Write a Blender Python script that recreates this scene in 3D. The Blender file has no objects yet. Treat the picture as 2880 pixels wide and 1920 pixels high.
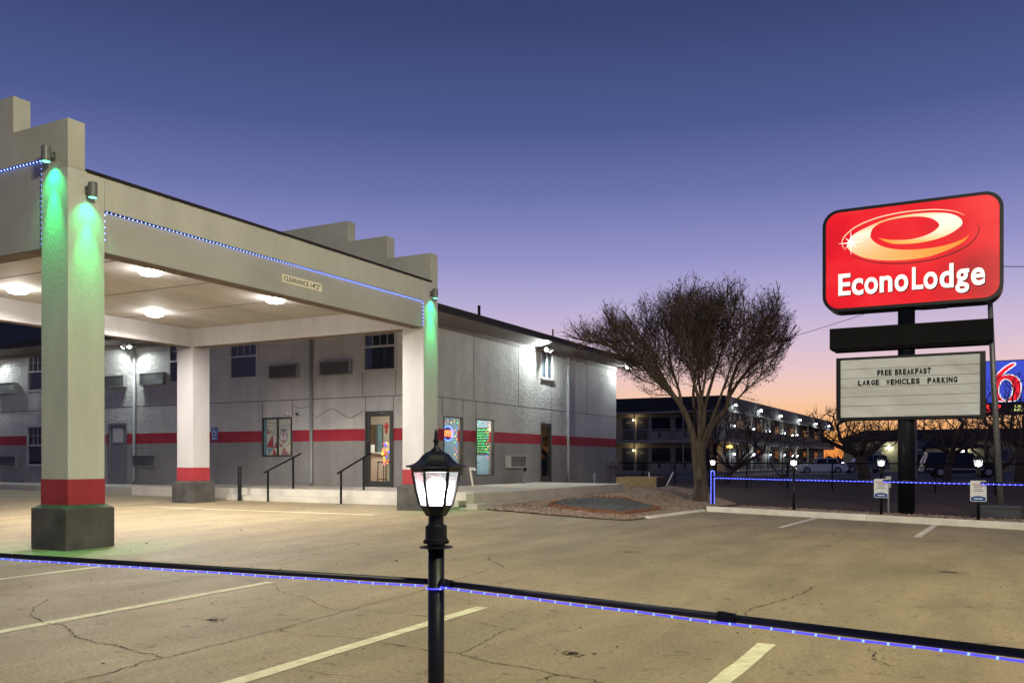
import bpy, bmesh, math, random
import numpy as np
from mathutils import Vector, Matrix

random.seed(7)
rng = np.random.default_rng(7)
sc = bpy.context.scene
COL = sc.collection
R = math.radians

# ------------------------------------------------------------------ camera
CAMX, CAMY, CAMZ = 11.7835, -8.3891, 1.30
YAW = R(28.096)
cam_d = bpy.data.cameras.new('camera')
cam = bpy.data.objects.new('camera', cam_d)
COL.objects.link(cam)
cam.location = (CAMX, CAMY, CAMZ)
cam.rotation_euler = (R(90), 0, YAW)
cam_d.sensor_width = 36.0
cam_d.lens = 36.0 * 2510 / 2880
cam_d.shift_y = (1295 - 960) / 2880
cam_d.clip_start = 0.05
cam_d.clip_end = 4000
sc.camera = cam

# ------------------------------------------------------------------ world (dusk sky) and sun
def lin(c):
    return tuple(((v / 255) / 12.92 if v / 255 <= .04045 else ((v / 255 + .055) / 1.055) ** 2.4) for v in c)

W = bpy.data.worlds.new('World')
sc.world = W
W.use_nodes = True
nt = W.node_tree
nt.nodes.clear()
out = nt.nodes.new('ShaderNodeOutputWorld')
bg = nt.nodes.new('ShaderNodeBackground')
tc = nt.nodes.new('ShaderNodeTexCoord')
sep = nt.nodes.new('ShaderNodeSeparateXYZ')
nt.links.new(tc.outputs['Generated'], sep.inputs[0])

def ramp(stops):
    n = nt.nodes.new('ShaderNodeValToRGB')
    cr = n.color_ramp
    cr.interpolation = 'LINEAR'
    while len(cr.elements) > 1:
        cr.elements.remove(cr.elements[-1])
    for i, (p, c) in enumerate(stops):
        e = cr.elements[0] if i == 0 else cr.elements.new(p)
        e.position = p
        e.color = (*lin(c), 1)
    nt.links.new(sep.outputs['Z'], n.inputs[0])
    return n

sun_side = ramp([(0, (236, 132, 60)), (.022, (247, 166, 88)), (.042, (251, 190, 134)), (.068, (247, 200, 172)),
                 (.095, (234, 199, 200)), (.130, (212, 190, 214)), (.172, (182, 173, 213)), (.218, (147, 146, 200)),
                 (.284, (108, 116, 174)), (.347, (78, 91, 146)), (.448, (56, 69, 112)), (.7, (40, 51, 90)), (1, (32, 42, 76))])
far_side = ramp([(0, (96, 92, 120)), (.05, (120, 112, 146)), (.12, (140, 130, 172)), (.2, (124, 124, 178)),
                 (.3, (92, 100, 158)), (.448, (58, 68, 112)), (.7, (40, 50, 88)), (1, (32, 42, 76))])
SUNSET = (-0.075, 0.997)   # horizontal direction of the afterglow
m1 = nt.nodes.new('ShaderNodeMath'); m1.operation = 'MULTIPLY'; m1.inputs[1].default_value = SUNSET[0]
m2 = nt.nodes.new('ShaderNodeMath'); m2.operation = 'MULTIPLY_ADD'; m2.inputs[1].default_value = SUNSET[1]
nt.links.new(sep.outputs['X'], m1.inputs[0])
nt.links.new(sep.outputs['Y'], m2.inputs[0])
nt.links.new(m1.outputs[0], m2.inputs[2])
mr = nt.nodes.new('ShaderNodeMapRange')
mr.interpolation_type = 'SMOOTHSTEP'
mr.inputs['From Min'].default_value = -0.6
mr.inputs['From Max'].default_value = 0.75
nt.links.new(m2.outputs[0], mr.inputs['Value'])
mx = nt.nodes.new('ShaderNodeMix'); mx.data_type = 'RGBA'
nt.links.new(mr.outputs[0], mx.inputs['Factor'])
nt.links.new(far_side.outputs[0], mx.inputs['A'])
nt.links.new(sun_side.outputs[0], mx.inputs['B'])
nt.links.new(mx.outputs['Result'], bg.inputs['Color'])
bg.inputs['Strength'].default_value = 1.0
nt.links.new(bg.outputs[0], out.inputs[0])

sun_d = bpy.data.lights.new('sun', 'SUN')
sun_d.energy = 0.03
sun_d.angle = R(12)
sun_d.color = (1, .62, .35)
sun = bpy.data.objects.new('sun', sun_d)
COL.objects.link(sun)
sun.rotation_euler = Vector((SUNSET[0], SUNSET[1], .03)).to_track_quat('Z', 'Y').to_euler()

sc.view_settings.view_transform = 'Standard'
sc.view_settings.look = 'None'
sc.view_settings.exposure = 0.0
sc.view_settings.gamma = 1.0
sc.view_settings.use_curve_mapping = False
sc.render.engine = 'CYCLES'
sc.cycles.use_denoising = True
sc.cycles.max_bounces = 6
sc.cycles.diffuse_bounces = 3
sc.cycles.glossy_bounces = 3
sc.cycles.transparent_max_bounces = 12
sc.cycles.caustics_reflective = False
sc.cycles.caustics_refractive = False
sc.cycles.sample_clamp_indirect = 4.0

# ------------------------------------------------------------------ materials
def mat(name, col, rough=.6, metal=0., var=.12, vs=3., bump=0., bs=40., spec=.4, coat=0., col2=None, detail=4., stretch=None, bump_dist=.02):
    m = bpy.data.materials.new(name); m.use_nodes = True
    t = m.node_tree; b = t.nodes['Principled BSDF']
    b.inputs['Roughness'].default_value = rough
    b.inputs['Metallic'].default_value = metal
    b.inputs['Specular IOR Level'].default_value = spec
    b.inputs['Coat Weight'].default_value = coat
    b.inputs['Base Color'].default_value = (*col, 1)
    tcn = t.nodes.new('ShaderNodeTexCoord')
    src = tcn.outputs['Object']
    if stretch:
        mp = t.nodes.new('ShaderNodeMapping'); mp.inputs['Scale'].default_value = stretch
        t.links.new(src, mp.inputs[0]); src = mp.outputs[0]
    if var > 0 or col2:
        n = t.nodes.new('ShaderNodeTexNoise'); n.inputs['Scale'].default_value = vs; n.inputs['Detail'].default_value = detail
        n.inputs['Roughness'].default_value = .6
        t.links.new(src, n.inputs['Vector'])
        r = t.nodes.new('ShaderNodeValToRGB')
        r.color_ramp.elements[0].position = .3; r.color_ramp.elements[1].position = .72
        a = tuple(max(0, c * (1 - var)) for c in col); d = col2 or tuple(min(1, c * (1 + var)) for c in col)
        r.color_ramp.elements[0].color = (*a, 1); r.color_ramp.elements[1].color = (*d, 1)
        t.links.new(n.outputs['Fac'], r.inputs[0])
        t.links.new(r.outputs[0], b.inputs['Base Color'])
    if bump > 0:
        n2 = t.nodes.new('ShaderNodeTexNoise'); n2.inputs['Scale'].default_value = bs; n2.inputs['Detail'].default_value = 5
        t.links.new(src, n2.inputs['Vector'])
        bp = t.nodes.new('ShaderNodeBump'); bp.inputs['Strength'].default_value = bump; bp.inputs['Distance'].default_value = bump_dist
        t.links.new(n2.outputs['Fac'], bp.inputs['Height'])
        t.links.new(bp.outputs[0], b.inputs['Normal'])
    return m

def emit(name, col, s):
    m = bpy.data.materials.new(name); m.use_nodes = True
    b = m.node_tree.nodes['Principled BSDF']
    b.inputs['Base Color'].default_value = (*[min(.8, c) for c in col], 1)
    b.inputs['Emission Color'].default_value = (*col, 1)
    b.inputs['Emission Strength'].default_value = s
    b.inputs['Roughness'].default_value = .4
    return m

def glass(name, tint=(.9, .95, 1), refl=.08, rough=.02, op=0.0):
    m = bpy.data.materials.new(name); m.use_nodes = True
    t = m.node_tree; t.nodes.clear()
    o = t.nodes.new('ShaderNodeOutputMaterial')
    tr = t.nodes.new('ShaderNodeBsdfTransparent'); tr.inputs[0].default_value = (*tint, 1)
    gl = t.nodes.new('ShaderNodeBsdfGlossy'); gl.inputs['Roughness'].default_value = rough
    lw = t.nodes.new('ShaderNodeLayerWeight'); lw.inputs['Blend'].default_value = .5
    pw = t.nodes.new('ShaderNodeMath'); pw.operation = 'POWER'; pw.inputs[1].default_value = 5
    t.links.new(lw.outputs['Facing'], pw.inputs[0])
    mxn = t.nodes.new('ShaderNodeMixShader')
    ad = t.nodes.new('ShaderNodeMath'); ad.operation = 'MULTIPLY_ADD'; ad.inputs[1].default_value = .5; ad.inputs[2].default_value = .02 + refl; ad.use_clamp = True
    t.links.new(pw.outputs[0], ad.inputs[0])
    t.links.new(ad.outputs[0], mxn.inputs[0]); t.links.new(tr.outputs[0], mxn.inputs[1]); t.links.new(gl.outputs[0], mxn.inputs[2])
    last = mxn.outputs[0]
    if op > 0:
        df = t.nodes.new('ShaderNodeBsdfTranslucent'); df.inputs[0].default_value = (.9, .9, .95, 1)
        m3 = t.nodes.new('ShaderNodeMixShader'); m3.inputs[0].default_value = op
        t.links.new(last, m3.inputs[1]); t.links.new(df.outputs[0], m3.inputs[2]); last = m3.outputs[0]
    t.links.new(last, o.inputs[0])
    return m

def stucco_banded(name):
    """rough stucco painted in three bands by height: dark grey, crimson stripe, grey"""
    m = bpy.data.materials.new(name); m.use_nodes = True
    t = m.node_tree; b = t.nodes['Principled BSDF']
    b.inputs['Roughness'].default_value = .75; b.inputs['Specular IOR Level'].default_value = .3
    c = t.nodes.new('ShaderNodeTexCoord'); s = t.nodes.new('ShaderNodeSeparateXYZ')
    t.links.new(c.outputs['Object'], s.inputs[0])
    wob = t.nodes.new('ShaderNodeTexNoise'); wob.inputs['Scale'].default_value = 6
    t.links.new(c.outputs['Object'], wob.inputs['Vector'])
    ma = t.nodes.new('ShaderNodeMath'); ma.operation = 'MULTIPLY_ADD'; ma.inputs[1].default_value = .022
    t.links.new(wob.outputs['Fac'], ma.inputs[0]); t.links.new(s.outputs['Z'], ma.inputs[2])
    mp = t.nodes.new('ShaderNodeMapRange'); mp.inputs['From Min'].default_value = 0.011; mp.inputs['From Max'].default_value = 6.011
    t.links.new(ma.outputs[0], mp.inputs['Value'])
    r = t.nodes.new('ShaderNodeValToRGB'); r.color_ramp.interpolation = 'CONSTANT'
    e = r.color_ramp.elements
    e[0].position = 0; e[0].color = (.265, .255, .245, 1)
    e[1].position = 1.92 / 6; e[1].color = (.35, .026, .046, 1)
    x = e.new(2.29 / 6); x.color = (.50, .49, .472, 1)
    t.links.new(mp.outputs[0], r.inputs[0])
    n = t.nodes.new('ShaderNodeTexNoise'); n.inputs['Scale'].default_value = 1.3; n.inputs['Detail'].default_value = 8
    t.links.new(c.outputs['Object'], n.inputs['Vector'])
    r2 = t.nodes.new('ShaderNodeMapRange'); r2.inputs['To Min'].default_value = .78; r2.inputs['To Max'].default_value = 1.2
    t.links.new(n.outputs['Fac'], r2.inputs['Value'])
    mm = t.nodes.new('ShaderNodeMix'); mm.data_type = 'RGBA'; mm.blend_type = 'MULTIPLY'; mm.inputs['Factor'].default_value = 1
    t.links.new(r.outputs[0], mm.inputs['A']); t.links.new(r2.outputs[0], mm.inputs['B'])
    t.links.new(mm.outputs['Result'], b.inputs['Base Color'])
    mps = t.nodes.new('ShaderNodeMapping'); mps.inputs['Scale'].default_value = (2.2, 2.2, .16); t.links.new(c.outputs['Object'], mps.inputs[0])
    ns = t.nodes.new('ShaderNodeTexNoise'); ns.inputs['Scale'].default_value = 1.0; ns.inputs['Detail'].default_value = 6; t.links.new(mps.outputs[0], ns.inputs['Vector'])
    rs_ = t.nodes.new('ShaderNodeMapRange'); rs_.inputs['From Min'].default_value = .3; rs_.inputs['From Max'].default_value = .6; rs_.inputs['To Min'].default_value = .88; rs_.inputs['To Max'].default_value = 1.03; t.links.new(ns.outputs['Fac'], rs_.inputs['Value'])
    m4 = t.nodes.new('ShaderNodeMix'); m4.data_type = 'RGBA'; m4.blend_type = 'MULTIPLY'; m4.inputs['Factor'].default_value = 1
    t.links.new(mm.outputs['Result'], m4.inputs['A']); t.links.new(rs_.outputs[0], m4.inputs['B']); t.links.new(m4.outputs['Result'], b.inputs['Base Color'])
    n1 = t.nodes.new('ShaderNodeTexNoise'); n1.inputs['Scale'].default_value = 5.5; n1.inputs['Detail'].default_value = 6; n1.inputs['Roughness'].default_value = .65
    n1.inputs['Distortion'].default_value = 1.2
    t.links.new(c.outputs['Object'], n1.inputs['Vector'])
    rr = t.nodes.new('ShaderNodeValToRGB'); rr.color_ramp.elements[0].position = .42; rr.color_ramp.elements[1].position = .62
    t.links.new(n1.outputs['Fac'], rr.inputs[0])
    bp = t.nodes.new('ShaderNodeBump'); bp.inputs['Strength'].default_value = .62; bp.inputs['Distance'].default_value = .03
    t.links.new(rr.outputs[0], bp.inputs['Height']); t.links.new(bp.outputs[0], b.inputs['Normal'])
    return m

def concrete_lot(name):
    m = bpy.data.materials.new(name); m.use_nodes = True
    t = m.node_tree; b = t.nodes['Principled BSDF']
    b.inputs['Specular IOR Level'].default_value = .35
    c = t.nodes.new('ShaderNodeTexCoord')
    def noise(scale, detail, st=None, rough=.6, dist=0):
        v = c.outputs['Object']
        if st:
            mp = t.nodes.new('ShaderNodeMapping'); mp.inputs['Scale'].default_value = st
            mp.inputs['Rotation'].default_value = (0, 0, R(8))
            t.links.new(v, mp.inputs[0]); v = mp.outputs[0]
        n = t.nodes.new('ShaderNodeTexNoise'); n.inputs['Scale'].default_value = scale; n.inputs['Detail'].default_value = detail
        n.inputs['Roughness'].default_value = rough; n.inputs['Distortion'].default_value = dist
        t.links.new(v, n.inputs['Vector']); return n.outputs['Fac']
    def rmp(f, p0, c0, p1, c1):
        r = t.nodes.new('ShaderNodeValToRGB'); e = r.color_ramp.elements
        e[0].position, e[0].color, e[1].position, e[1].color = p0, (*c0, 1), p1, (*c1, 1)
        t.links.new(f, r.inputs[0]); return r.outputs[0]
    def mul(a, bb, f=1.):
        q = t.nodes.new('ShaderNodeMix'); q.data_type = 'RGBA'; q.blend_type = 'MULTIPLY'; q.inputs['Factor'].default_value = f
        t.links.new(a, q.inputs['A']); t.links.new(bb, q.inputs['B']); return q.outputs['Result']
    base = rmp(noise(.22, 6), .3, (.335, .28, .175), .7, (.465, .365, .218))
    base = mul(base, rmp(noise(1.6, 8, (1, .25, 1)), .3, (.76, .76, .75), .62, (1.1, 1.08, 1.04)))
    base = mul(base, rmp(noise(.55, 5, (.5, 1.8, 1), dist=1.5), .22, (.78, .78, .78), .42, (1, 1, 1)))
    base = mul(base, rmp(noise(34, 4), .3, (.70, .70, .70), .7, (1.2, 1.2, 1.2)))
    base = mul(base, rmp(noise(7, 3, dist=.6), .30, (.64, .61, .58), .40, (1, 1, 1)))
    base = mul(base, rmp(noise(110, 2), .3, (.82, .82, .82), .7, (1.12, 1.12, 1.12)))
    t.links.new(base, b.inputs['Base Color'])
    rr = t.nodes.new('ShaderNodeMapRange'); rr.inputs['To Min'].default_value = .55; rr.inputs['To Max'].default_value = .85
    t.links.new(noise(1.2, 5), rr.inputs['Value']); t.links.new(rr.outputs[0], b.inputs['Roughness'])
    bp = t.nodes.new('ShaderNodeBump'); bp.inputs['Strength'].default_value = .35; bp.inputs['Distance'].default_value = .008
    t.links.new(noise(60, 6), bp.inputs['Height']); t.links.new(bp.outputs[0], b.inputs['Normal'])
    return m

M = {}
M['lot'] = concrete_lot('stained tan concrete')
M['stucco'] = stucco_banded('banded stucco')
M['cream'] = mat('cream stucco paint', (.53, .53, .465), .85, var=.10, vs=1.3, bump=.6, bs=28, spec=.2, bump_dist=.012, stretch=(1.6, 1.6, .5), detail=9)
M['cream_in'] = mat('white stucco paint', (.525, .51, .51), .85, var=.08, vs=1.3, bump=.5, bs=28, spec=.2, bump_dist=.01, stretch=(1.6, 1.6, .5), detail=9)
M['parapet'] = mat('weathered cream paint', (.50, .49, .42), .85, var=.16, vs=1.1, bump=.4, bs=45, spec=.2, detail=8, bump_dist=.006)
M['redband'] = mat('crimson masonry paint', (.36, .035, .045), .7, var=.15, vs=2, bump=.3, bs=50, bump_dist=.006)
M['plinth'] = mat('charcoal masonry paint', (.085, .08, .075), .75, var=.35, vs=3, bump=.35, bs=40, bump_dist=.006)
M['soffit'] = mat('tan plywood paint', (.43, .405, .39), .75, var=.18, vs=1.2, bump=.1, stretch=(1, .18, 1), detail=7)
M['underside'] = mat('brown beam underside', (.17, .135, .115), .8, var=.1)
M['flash'] = mat('dark metal flashing', (.035, .03, .03), .5, .4, var=.2)
M['roofdark'] = mat('dark shingle', (.03, .03, .033), .85, var=.3, vs=8, bump=.4, bs=20)
M['fasciabd'] = mat('brown soffit board', (.24, .20, .19), .75, var=.12, vs=3)
M['black'] = mat('black enamel', (.006, .0065, .009), .42, var=.15, vs=6, spec=.4, bump=.06, bs=160)
M['blackmatte'] = mat('black matte paint', (.006, .006, .007), .75, var=.2, spec=.2)
M['grey_metal'] = mat('grey painted metal', (.16, .17, .165), .5, .3, var=.1)
M['galv'] = mat('galvanised steel', (.28, .28, .29), .5, .6, var=.2, vs=10)
M['white'] = mat('white paint', (.72, .71, .68), .6, var=.08, vs=5)
M['whitekerb'] = mat('white kerb paint', (.86, .81, .69), .75, var=.16, vs=2.2, bump=.3, bs=30, detail=8)
M['step'] = mat('white painted concrete', (.66, .62, .53), .75, var=.14, vs=1.7, bump=.25, bs=25, detail=8)
M['walk'] = mat('pale concrete', (.52, .47, .39), .8, var=.14, vs=1.5, bump=.25, bs=30, detail=8)
M['walkface'] = mat('grey concrete face', (.36, .31, .28), .8, var=.14, vs=1.5, bump=.25, bs=30)
M['line'] = mat('worn cream road paint', (.88, .80, .52), .75, var=.22, vs=9, detail=9)
M['linew'] = mat('worn white road paint', (.80, .75, .64), .75, var=.25, vs=9, detail=9)
M['crack'] = mat('dark crack', (.035, .026, .018), .95, var=.3, vs=20)
M['ac'] = mat('grey air conditioner case', (.25, .25, .25), .55, var=.1)
M['acw'] = mat('pale air conditioner case', (.45, .45, .44), .55, var=.1)
M['acgrille'] = mat('dark grille', (.15, .15, .155), .5, var=.1)
M['acgrillew'] = mat('grey grille', (.26, .26, .26), .5, var=.1)
M['frame'] = mat('pale window frame', (.42, .41, .40), .5, var=.05)
M['frame_dark'] = mat('bronze door frame', (.075, .078, .07), .4, .5, var=.05)
M['pane'] = glass('window glass', (.75, .8, .85), .02)
M['pane_clear'] = glass('clear glass', (.95, .97, .97), 0)
M['blind'] = mat('dark room behind glass', (.012, .014, .02), .8, var=.4, vs=3)
M['curtain'] = mat('dim curtain', (.06, .065, .075), .9, var=.3, vs=8, stretch=(6, 6, .3))
M['doorgrey'] = mat('grey door paint', (.17, .17, .185), .55, var=.06)
M['joint'] = mat('stucco joint', (.12, .12, .125), .8, var=.1)
M['pipe'] = mat('grey painted pipe', (.25, .255, .265), .5, var=.08)
M['lampwhite'] = emit('white lamp glow', (1, .97, .9), 26)
M['lampcool'] = emit('cool floodlight lens', (.92, 1, .97), 30)
M['lampgreen'] = emit('green spot lens', (.12, 1, .55), 5)
M['bulb'] = emit('lantern bulb', (1, .98, .92), 22)
M['lampwarm'] = emit('warm wall lamp', (1, .78, .4), 14)
M['lampfar'] = emit('far white lamp', (.95, 1, 1), 22)
M['led'] = emit('blue led', (.13, .20, 1), 9)
M['ledcore'] = emit('blue led core', (.17, .33, 1), 2.2)
M['ledw'] = emit('pale blue led', (.17, .26, 1), 8)
M['rope'] = emit('blue rope light', (.085, .075, 1), 1.2)
M['lglass'] = glass('lantern glass', (.96, .96, 1), .03, .1, op=.16)
M['bark'] = mat('grey brown bark', (.125, .095, .07), .9, var=.5, vs=9, bump=1.0, bs=22, stretch=(1, 1, .2), bump_dist=.04, detail=8)
M['twig'] = mat('dark twig', (.12, .082, .062), .9, var=.3)
M['deadleaf'] = mat('dead leaf', (.06, .035, .022), .9, var=.4)
M['gravel'] = mat('pink gravel bed', (.22, .16, .12), .9, var=.3, vs=18, bump=.8, bs=40)
M['stone'] = mat('pink gravel stones', (.36, .27, .205), .85, var=.45, vs=9)
M['dgravel'] = mat('blue grey gravel', (.085, .09, .095), .9, var=.35, vs=18, bump=.8, bs=40)
M['dstone'] = mat('blue grey stones', (.13, .135, .14), .85, var=.5, vs=9)
M['brick'] = mat('terracotta edging', (.25, .11, .06), .85, var=.25, vs=6, bump=.3)
M['dirt'] = mat('dark dirt', (.105, .060, .038), .95, var=.4, vs=.9, bump=.8, bs=5, detail=8, bump_dist=.06)
M['asphalt'] = mat('worn asphalt', (.085, .085, .09), .85, var=.2, vs=.6, bump=.3, bs=30)
M['wood'] = mat('pine board', (.44, .31, .15), .75, var=.3, vs=5, stretch=(.5, 1, 3))
M['wooddark'] = mat('weathered dark board', (.06, .05, .045), .85, var=.3)

# ------------------------------------------------------------------ mesh helpers
class MB:
    def __init__(s): s.v = []; s.f = []
    def add(s, vs, fs):
        o = len(s.v); s.v += [tuple(p) for p in vs]; s.f += [tuple(i + o for i in f) for f in fs]; return s
    def box(s, x0, x1, y0, y1, z0, z1):
        return s.add([(x0, y0, z0), (x1, y0, z0), (x1, y1, z0), (x0, y1, z0), (x0, y0, z1), (x1, y0, z1), (x1, y1, z1), (x0, y1, z1)],
                     [(3, 2, 1, 0), (4, 5, 6, 7), (0, 1, 5, 4), (1, 2, 6, 5), (2, 3, 7, 6), (3, 0, 4, 7)])
    def poly(s, pts): return s.add(pts, [tuple(range(len(pts)))])
    def prism(s, pts, ax, lo, hi):
        """pts: 2-D outline in the plane across axis ax ('x': (y,z), 'y': (x,z), 'z': (x,y)), extruded lo..hi"""
        def p(a, b, t): return {'x': (t, a, b), 'y': (a, t, b), 'z': (a, b, t)}[ax]
        n = len(pts)
        return s.add([p(a, b, lo) for a, b in pts] + [p(a, b, hi) for a, b in pts],
                     [tuple(range(n))[::-1], tuple(range(n, 2 * n))] + [(i, (i + 1) % n, n + (i + 1) % n, n + i) for i in range(n)])
    def tube(s, path, rad, n=8, cap=True):
        P = [Vector(p) for p in path]; m = len(P)
        rr = rad if isinstance(rad, (list, tuple)) else [rad] * m
        o = len(s.v); u = None
        for i in range(m):
            d = (P[min(i + 1, m - 1)] - P[max(i - 1, 0)])
            d = d.normalized() if d.length > 1e-9 else Vector((0, 0, 1))
            if u is None:
                u = d.orthogonal().normalized()
            u = (u - d * u.dot(d));
            u = u.normalized() if u.length > 1e-6 else d.orthogonal().normalized()
            w = d.cross(u)
            for k in range(n):
                a = 2 * math.pi * k / n
                s.v.append(tuple(P[i] + (u * math.cos(a) + w * math.sin(a)) * rr[i]))
        for i in range(m - 1):
            for k in range(n):
                a, b = o + i * n + k, o + i * n + (k + 1) % n
                s.f.append((a, b, b + n, a + n))
        if cap:
            s.f.append(tuple(o + k for k in range(n))[::-1]); s.f.append(tuple(o + (m - 1) * n + k for k in range(n)))
        return s
    def lathe(s, prof, n=16, c=(0, 0, 0), rot=0., cap=True):
        o = len(s.v)
        for r, z in prof:
            for k in range(n):
                a = rot + 2 * math.pi * k / n
                s.v.append((c[0] + r * math.cos(a), c[1] + r * math.sin(a), c[2] + z))
        for i in range(len(prof) - 1):
            for k in range(n):
                a, b = o + i * n + k, o + i * n + (k + 1) % n
                s.f.append((a, b, b + n, a + n))
        if cap:
            s.f.append(tuple(o + k for k in range(n))[::-1]); s.f.append(tuple(o + (len(prof) - 1) * n + k for k in range(n)))
        return s
    def octa(s, c, r, sz=None):
        x, y, z = c; a, b, d = sz or (r, r, r)
        return s.add([(x + a, y, z), (x - a, y, z), (x, y + b, z), (x, y - b, z), (x, y, z + d), (x, y, z - d)],
                     [(0, 2, 4), (2, 1, 4), (1, 3, 4), (3, 0, 4), (2, 0, 5), (1, 2, 5), (3, 1, 5), (0, 3, 5)])
    def ball(s, c, r, n=10, m=6, sz=1.):
        return s.lathe([(max(1e-4, r * math.sin(math.pi * i / m)), -r * sz * math.cos(math.pi * i / m)) for i in range(m + 1)], n, c, cap=False)
    def ribbon(s, pts, w, z=None):
        """flat strip of width w along 2-D points, z a number or function"""
        P = [Vector((p[0], p[1])) for p in pts]; n = len(P); o = len(s.v)
        ws = w if isinstance(w, (list, tuple)) else [w] * n
        for i in range(n):
            d = (P[min(i + 1, n - 1)] - P[max(i - 1, 0)]).normalized(); q = Vector((-d.y, d.x)) * ws[i] / 2
            for e in (P[i] - q, P[i] + q):
                s.v.append((e.x, e.y, z(e.x, e.y) if callable(z) else z))
        for i in range(n - 1):
            a = o + 2 * i; s.f.append((a, a + 2, a + 3, a + 1))
        return s
    def mesh(s, name, smooth=False, fix=True):
        me = bpy.data.meshes.new(name); me.from_pydata(s.v, [], s.f)
        if fix:
            bm = bmesh.new(); bm.from_mesh(me)
            bmesh.ops.recalc_face_normals(bm, faces=bm.faces); bm.to_mesh(me); bm.free()
        if smooth:
            me.polygons.foreach_set('use_smooth', [True] * len(me.polygons))
        me.update(); return me

def link(name, me, m=None, parent=None, kind=None, label=None, cat=None, group=None):
    o = bpy.data.objects.new(name, me); COL.objects.link(o)
    if m is not None and me is not None and len(me.materials) == 0:
        me.materials.append(M[m] if isinstance(m, str) else m)
    if parent: o.parent = parent
    if kind: o['kind'] = kind
    if label: o['label'] = label
    if cat: o['category'] = cat
    if group: o['group'] = group
    return o

def put(name, mb, m, parent=None, smooth=False, org=None, bev=0., fix=True, **kw):
    """link a mesh built by mb; org: shift world coordinates into the parent's frame"""
    if org is not None:
        mb.v = [(x - org[0], y - org[1], z - org[2]) for x, y, z in mb.v]
    me = mb.mesh(name, smooth, fix)
    o = link(name, me, m, parent, **kw)
    if bev:
        bm_ = bmesh.new(); bm_.from_mesh(me)
        ed = [e for e in bm_.edges if len(e.link_faces) == 2 and e.calc_face_angle(0) > .6]
        bmesh.ops.bevel(bm_, geom=ed, offset=bev, segments=2, affect='EDGES', profile=.6); bm_.to_mesh(me); bm_.free()
    return o

def thing(name, label, cat, loc=(0, 0, 0), rz=0., group=None):
    o = link(name, None, None, None, None, label, cat, group)
    o.location = loc; o.rotation_euler = (0, 0, rz); return o

def copy_tree(o, parent=None, loc=None, rz=None, label=None):
    c = o.copy(); COL.objects.link(c); c.parent = parent
    if loc is not None: c.location = loc
    if rz is not None: c.rotation_euler = (0, 0, rz)
    if label: c['label'] = label
    for ch in list(o.children): copy_tree(ch, c)
    return c

def lamp(parent, typ, energy, col, loc, rad=.05, aim=None, cone=None, blend=.5, name='light'):
    d = bpy.data.lights.new(name, typ); d.energy = energy; d.color = col; d.shadow_soft_size = rad
    if typ == 'SPOT': d.spot_size = cone; d.spot_blend = blend
    o = bpy.data.objects.new(name, d); COL.objects.link(o); o.parent = parent; o.location = loc
    if aim is not None:
        o.rotation_euler = (-Vector(aim)).to_track_quat('Z', 'Y').to_euler()
    return o

def text_mesh(s, size=1., bold=0., ext=0., align='LEFT'):
    cu = bpy.data.curves.new('txt', 'FONT'); cu.body = s; cu.size = size; cu.offset = bold; cu.extrude = ext
    cu.align_x = align; cu.resolution_u = 4
    ob = bpy.data.objects.new('txt', cu); COL.objects.link(ob)
    dg = bpy.context.evaluated_depsgraph_get()
    me = bpy.data.meshes.new_from_object(ob.evaluated_get(dg)); bpy.data.objects.remove(ob); bpy.data.curves.remove(cu)
    return me

def text_fit(name, s, x0, x1, z0, z1, y, m, parent, bold=0., ext=.002, face='-y'):
    """a text or single letter fitted into a box of the plane y (facing -y) or x (facing +x, x0..x1 then run along +y)"""
    me = text_mesh(s, 1, bold, 0.0)
    V = np.array([v.co[:] for v in me.vertices]); a, b = V.min(0), V.max(0)
    W_, H_ = max(b[0] - a[0], 1e-6), max(b[1] - a[1], 1e-6)
    mb = MB()
    fs = [tuple(p.vertices) for p in me.polygons]
    # thin solid: front sheet, back sheet, rim
    def P(v, d):
        u = x0 + (v[0] - a[0]) / W_ * (x1 - x0); w = z0 + (v[1] - a[1]) / H_ * (z1 - z0)
        return (u, y - d, w) if face == '-y' else (y + d, u, w)
    mb.add([P(v, ext) for v in V], fs)
    n = len(V); mb.add([P(v, 0) for v in V], [f[::-1] for f in fs])
    from collections import Counter
    ec = Counter()
    for f in fs:
        for i in range(len(f)): ec[tuple(sorted((f[i], f[(i + 1) % len(f)])))] += 1
    for (i, j), k in ec.items():
        if k == 1: mb.f.append((i, j, j + n, i + n))
    bpy.data.meshes.remove(me)
    return put(name, mb, m, parent)

def smooth_pts(pts, n=8):
    """Catmull-Rom through points of any dimension"""
    P = [np.array(p, float) for p in pts]; P = [2 * P[0] - P[1]] + P + [2 * P[-1] - P[-2]]; o = []
    for i in range(1, len(P) - 2):
        for k in range(n):
            t = k / n
            o.append(.5 * ((2 * P[i]) + (P[i + 1] - P[i - 1]) * t + (2 * P[i - 1] - 5 * P[i] + 4 * P[i + 1] - P[i + 2]) * t * t + (3 * P[i] - P[i - 1] - 3 * P[i + 1] + P[i + 2]) * t ** 3))
    o.append(P[-2]); return [tuple(x) for x in o]

def in_poly(x, y, poly):
    c = False; j = len(poly) - 1
    for i in range(len(poly)):
        xi, yi = poly[i]; xj, yj = poly[j]
        if (yi > y) != (yj > y) and x < (xj - xi) * (y - yi) / (yj - yi) + xi: c = not c
        j = i
    return c

def gz(x, y):
    """height of the concrete lot: it rises gently towards the building and to the left"""
    w = 1. if x < 1 else max(0., 1 - (x - 1) / 4); w = w * w * (3 - 2 * w)
    return .0125 * max(0., min(y, 14)) * w + .008 * max(0., -x - 6) * max(0., min(1., y / 3))

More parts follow.
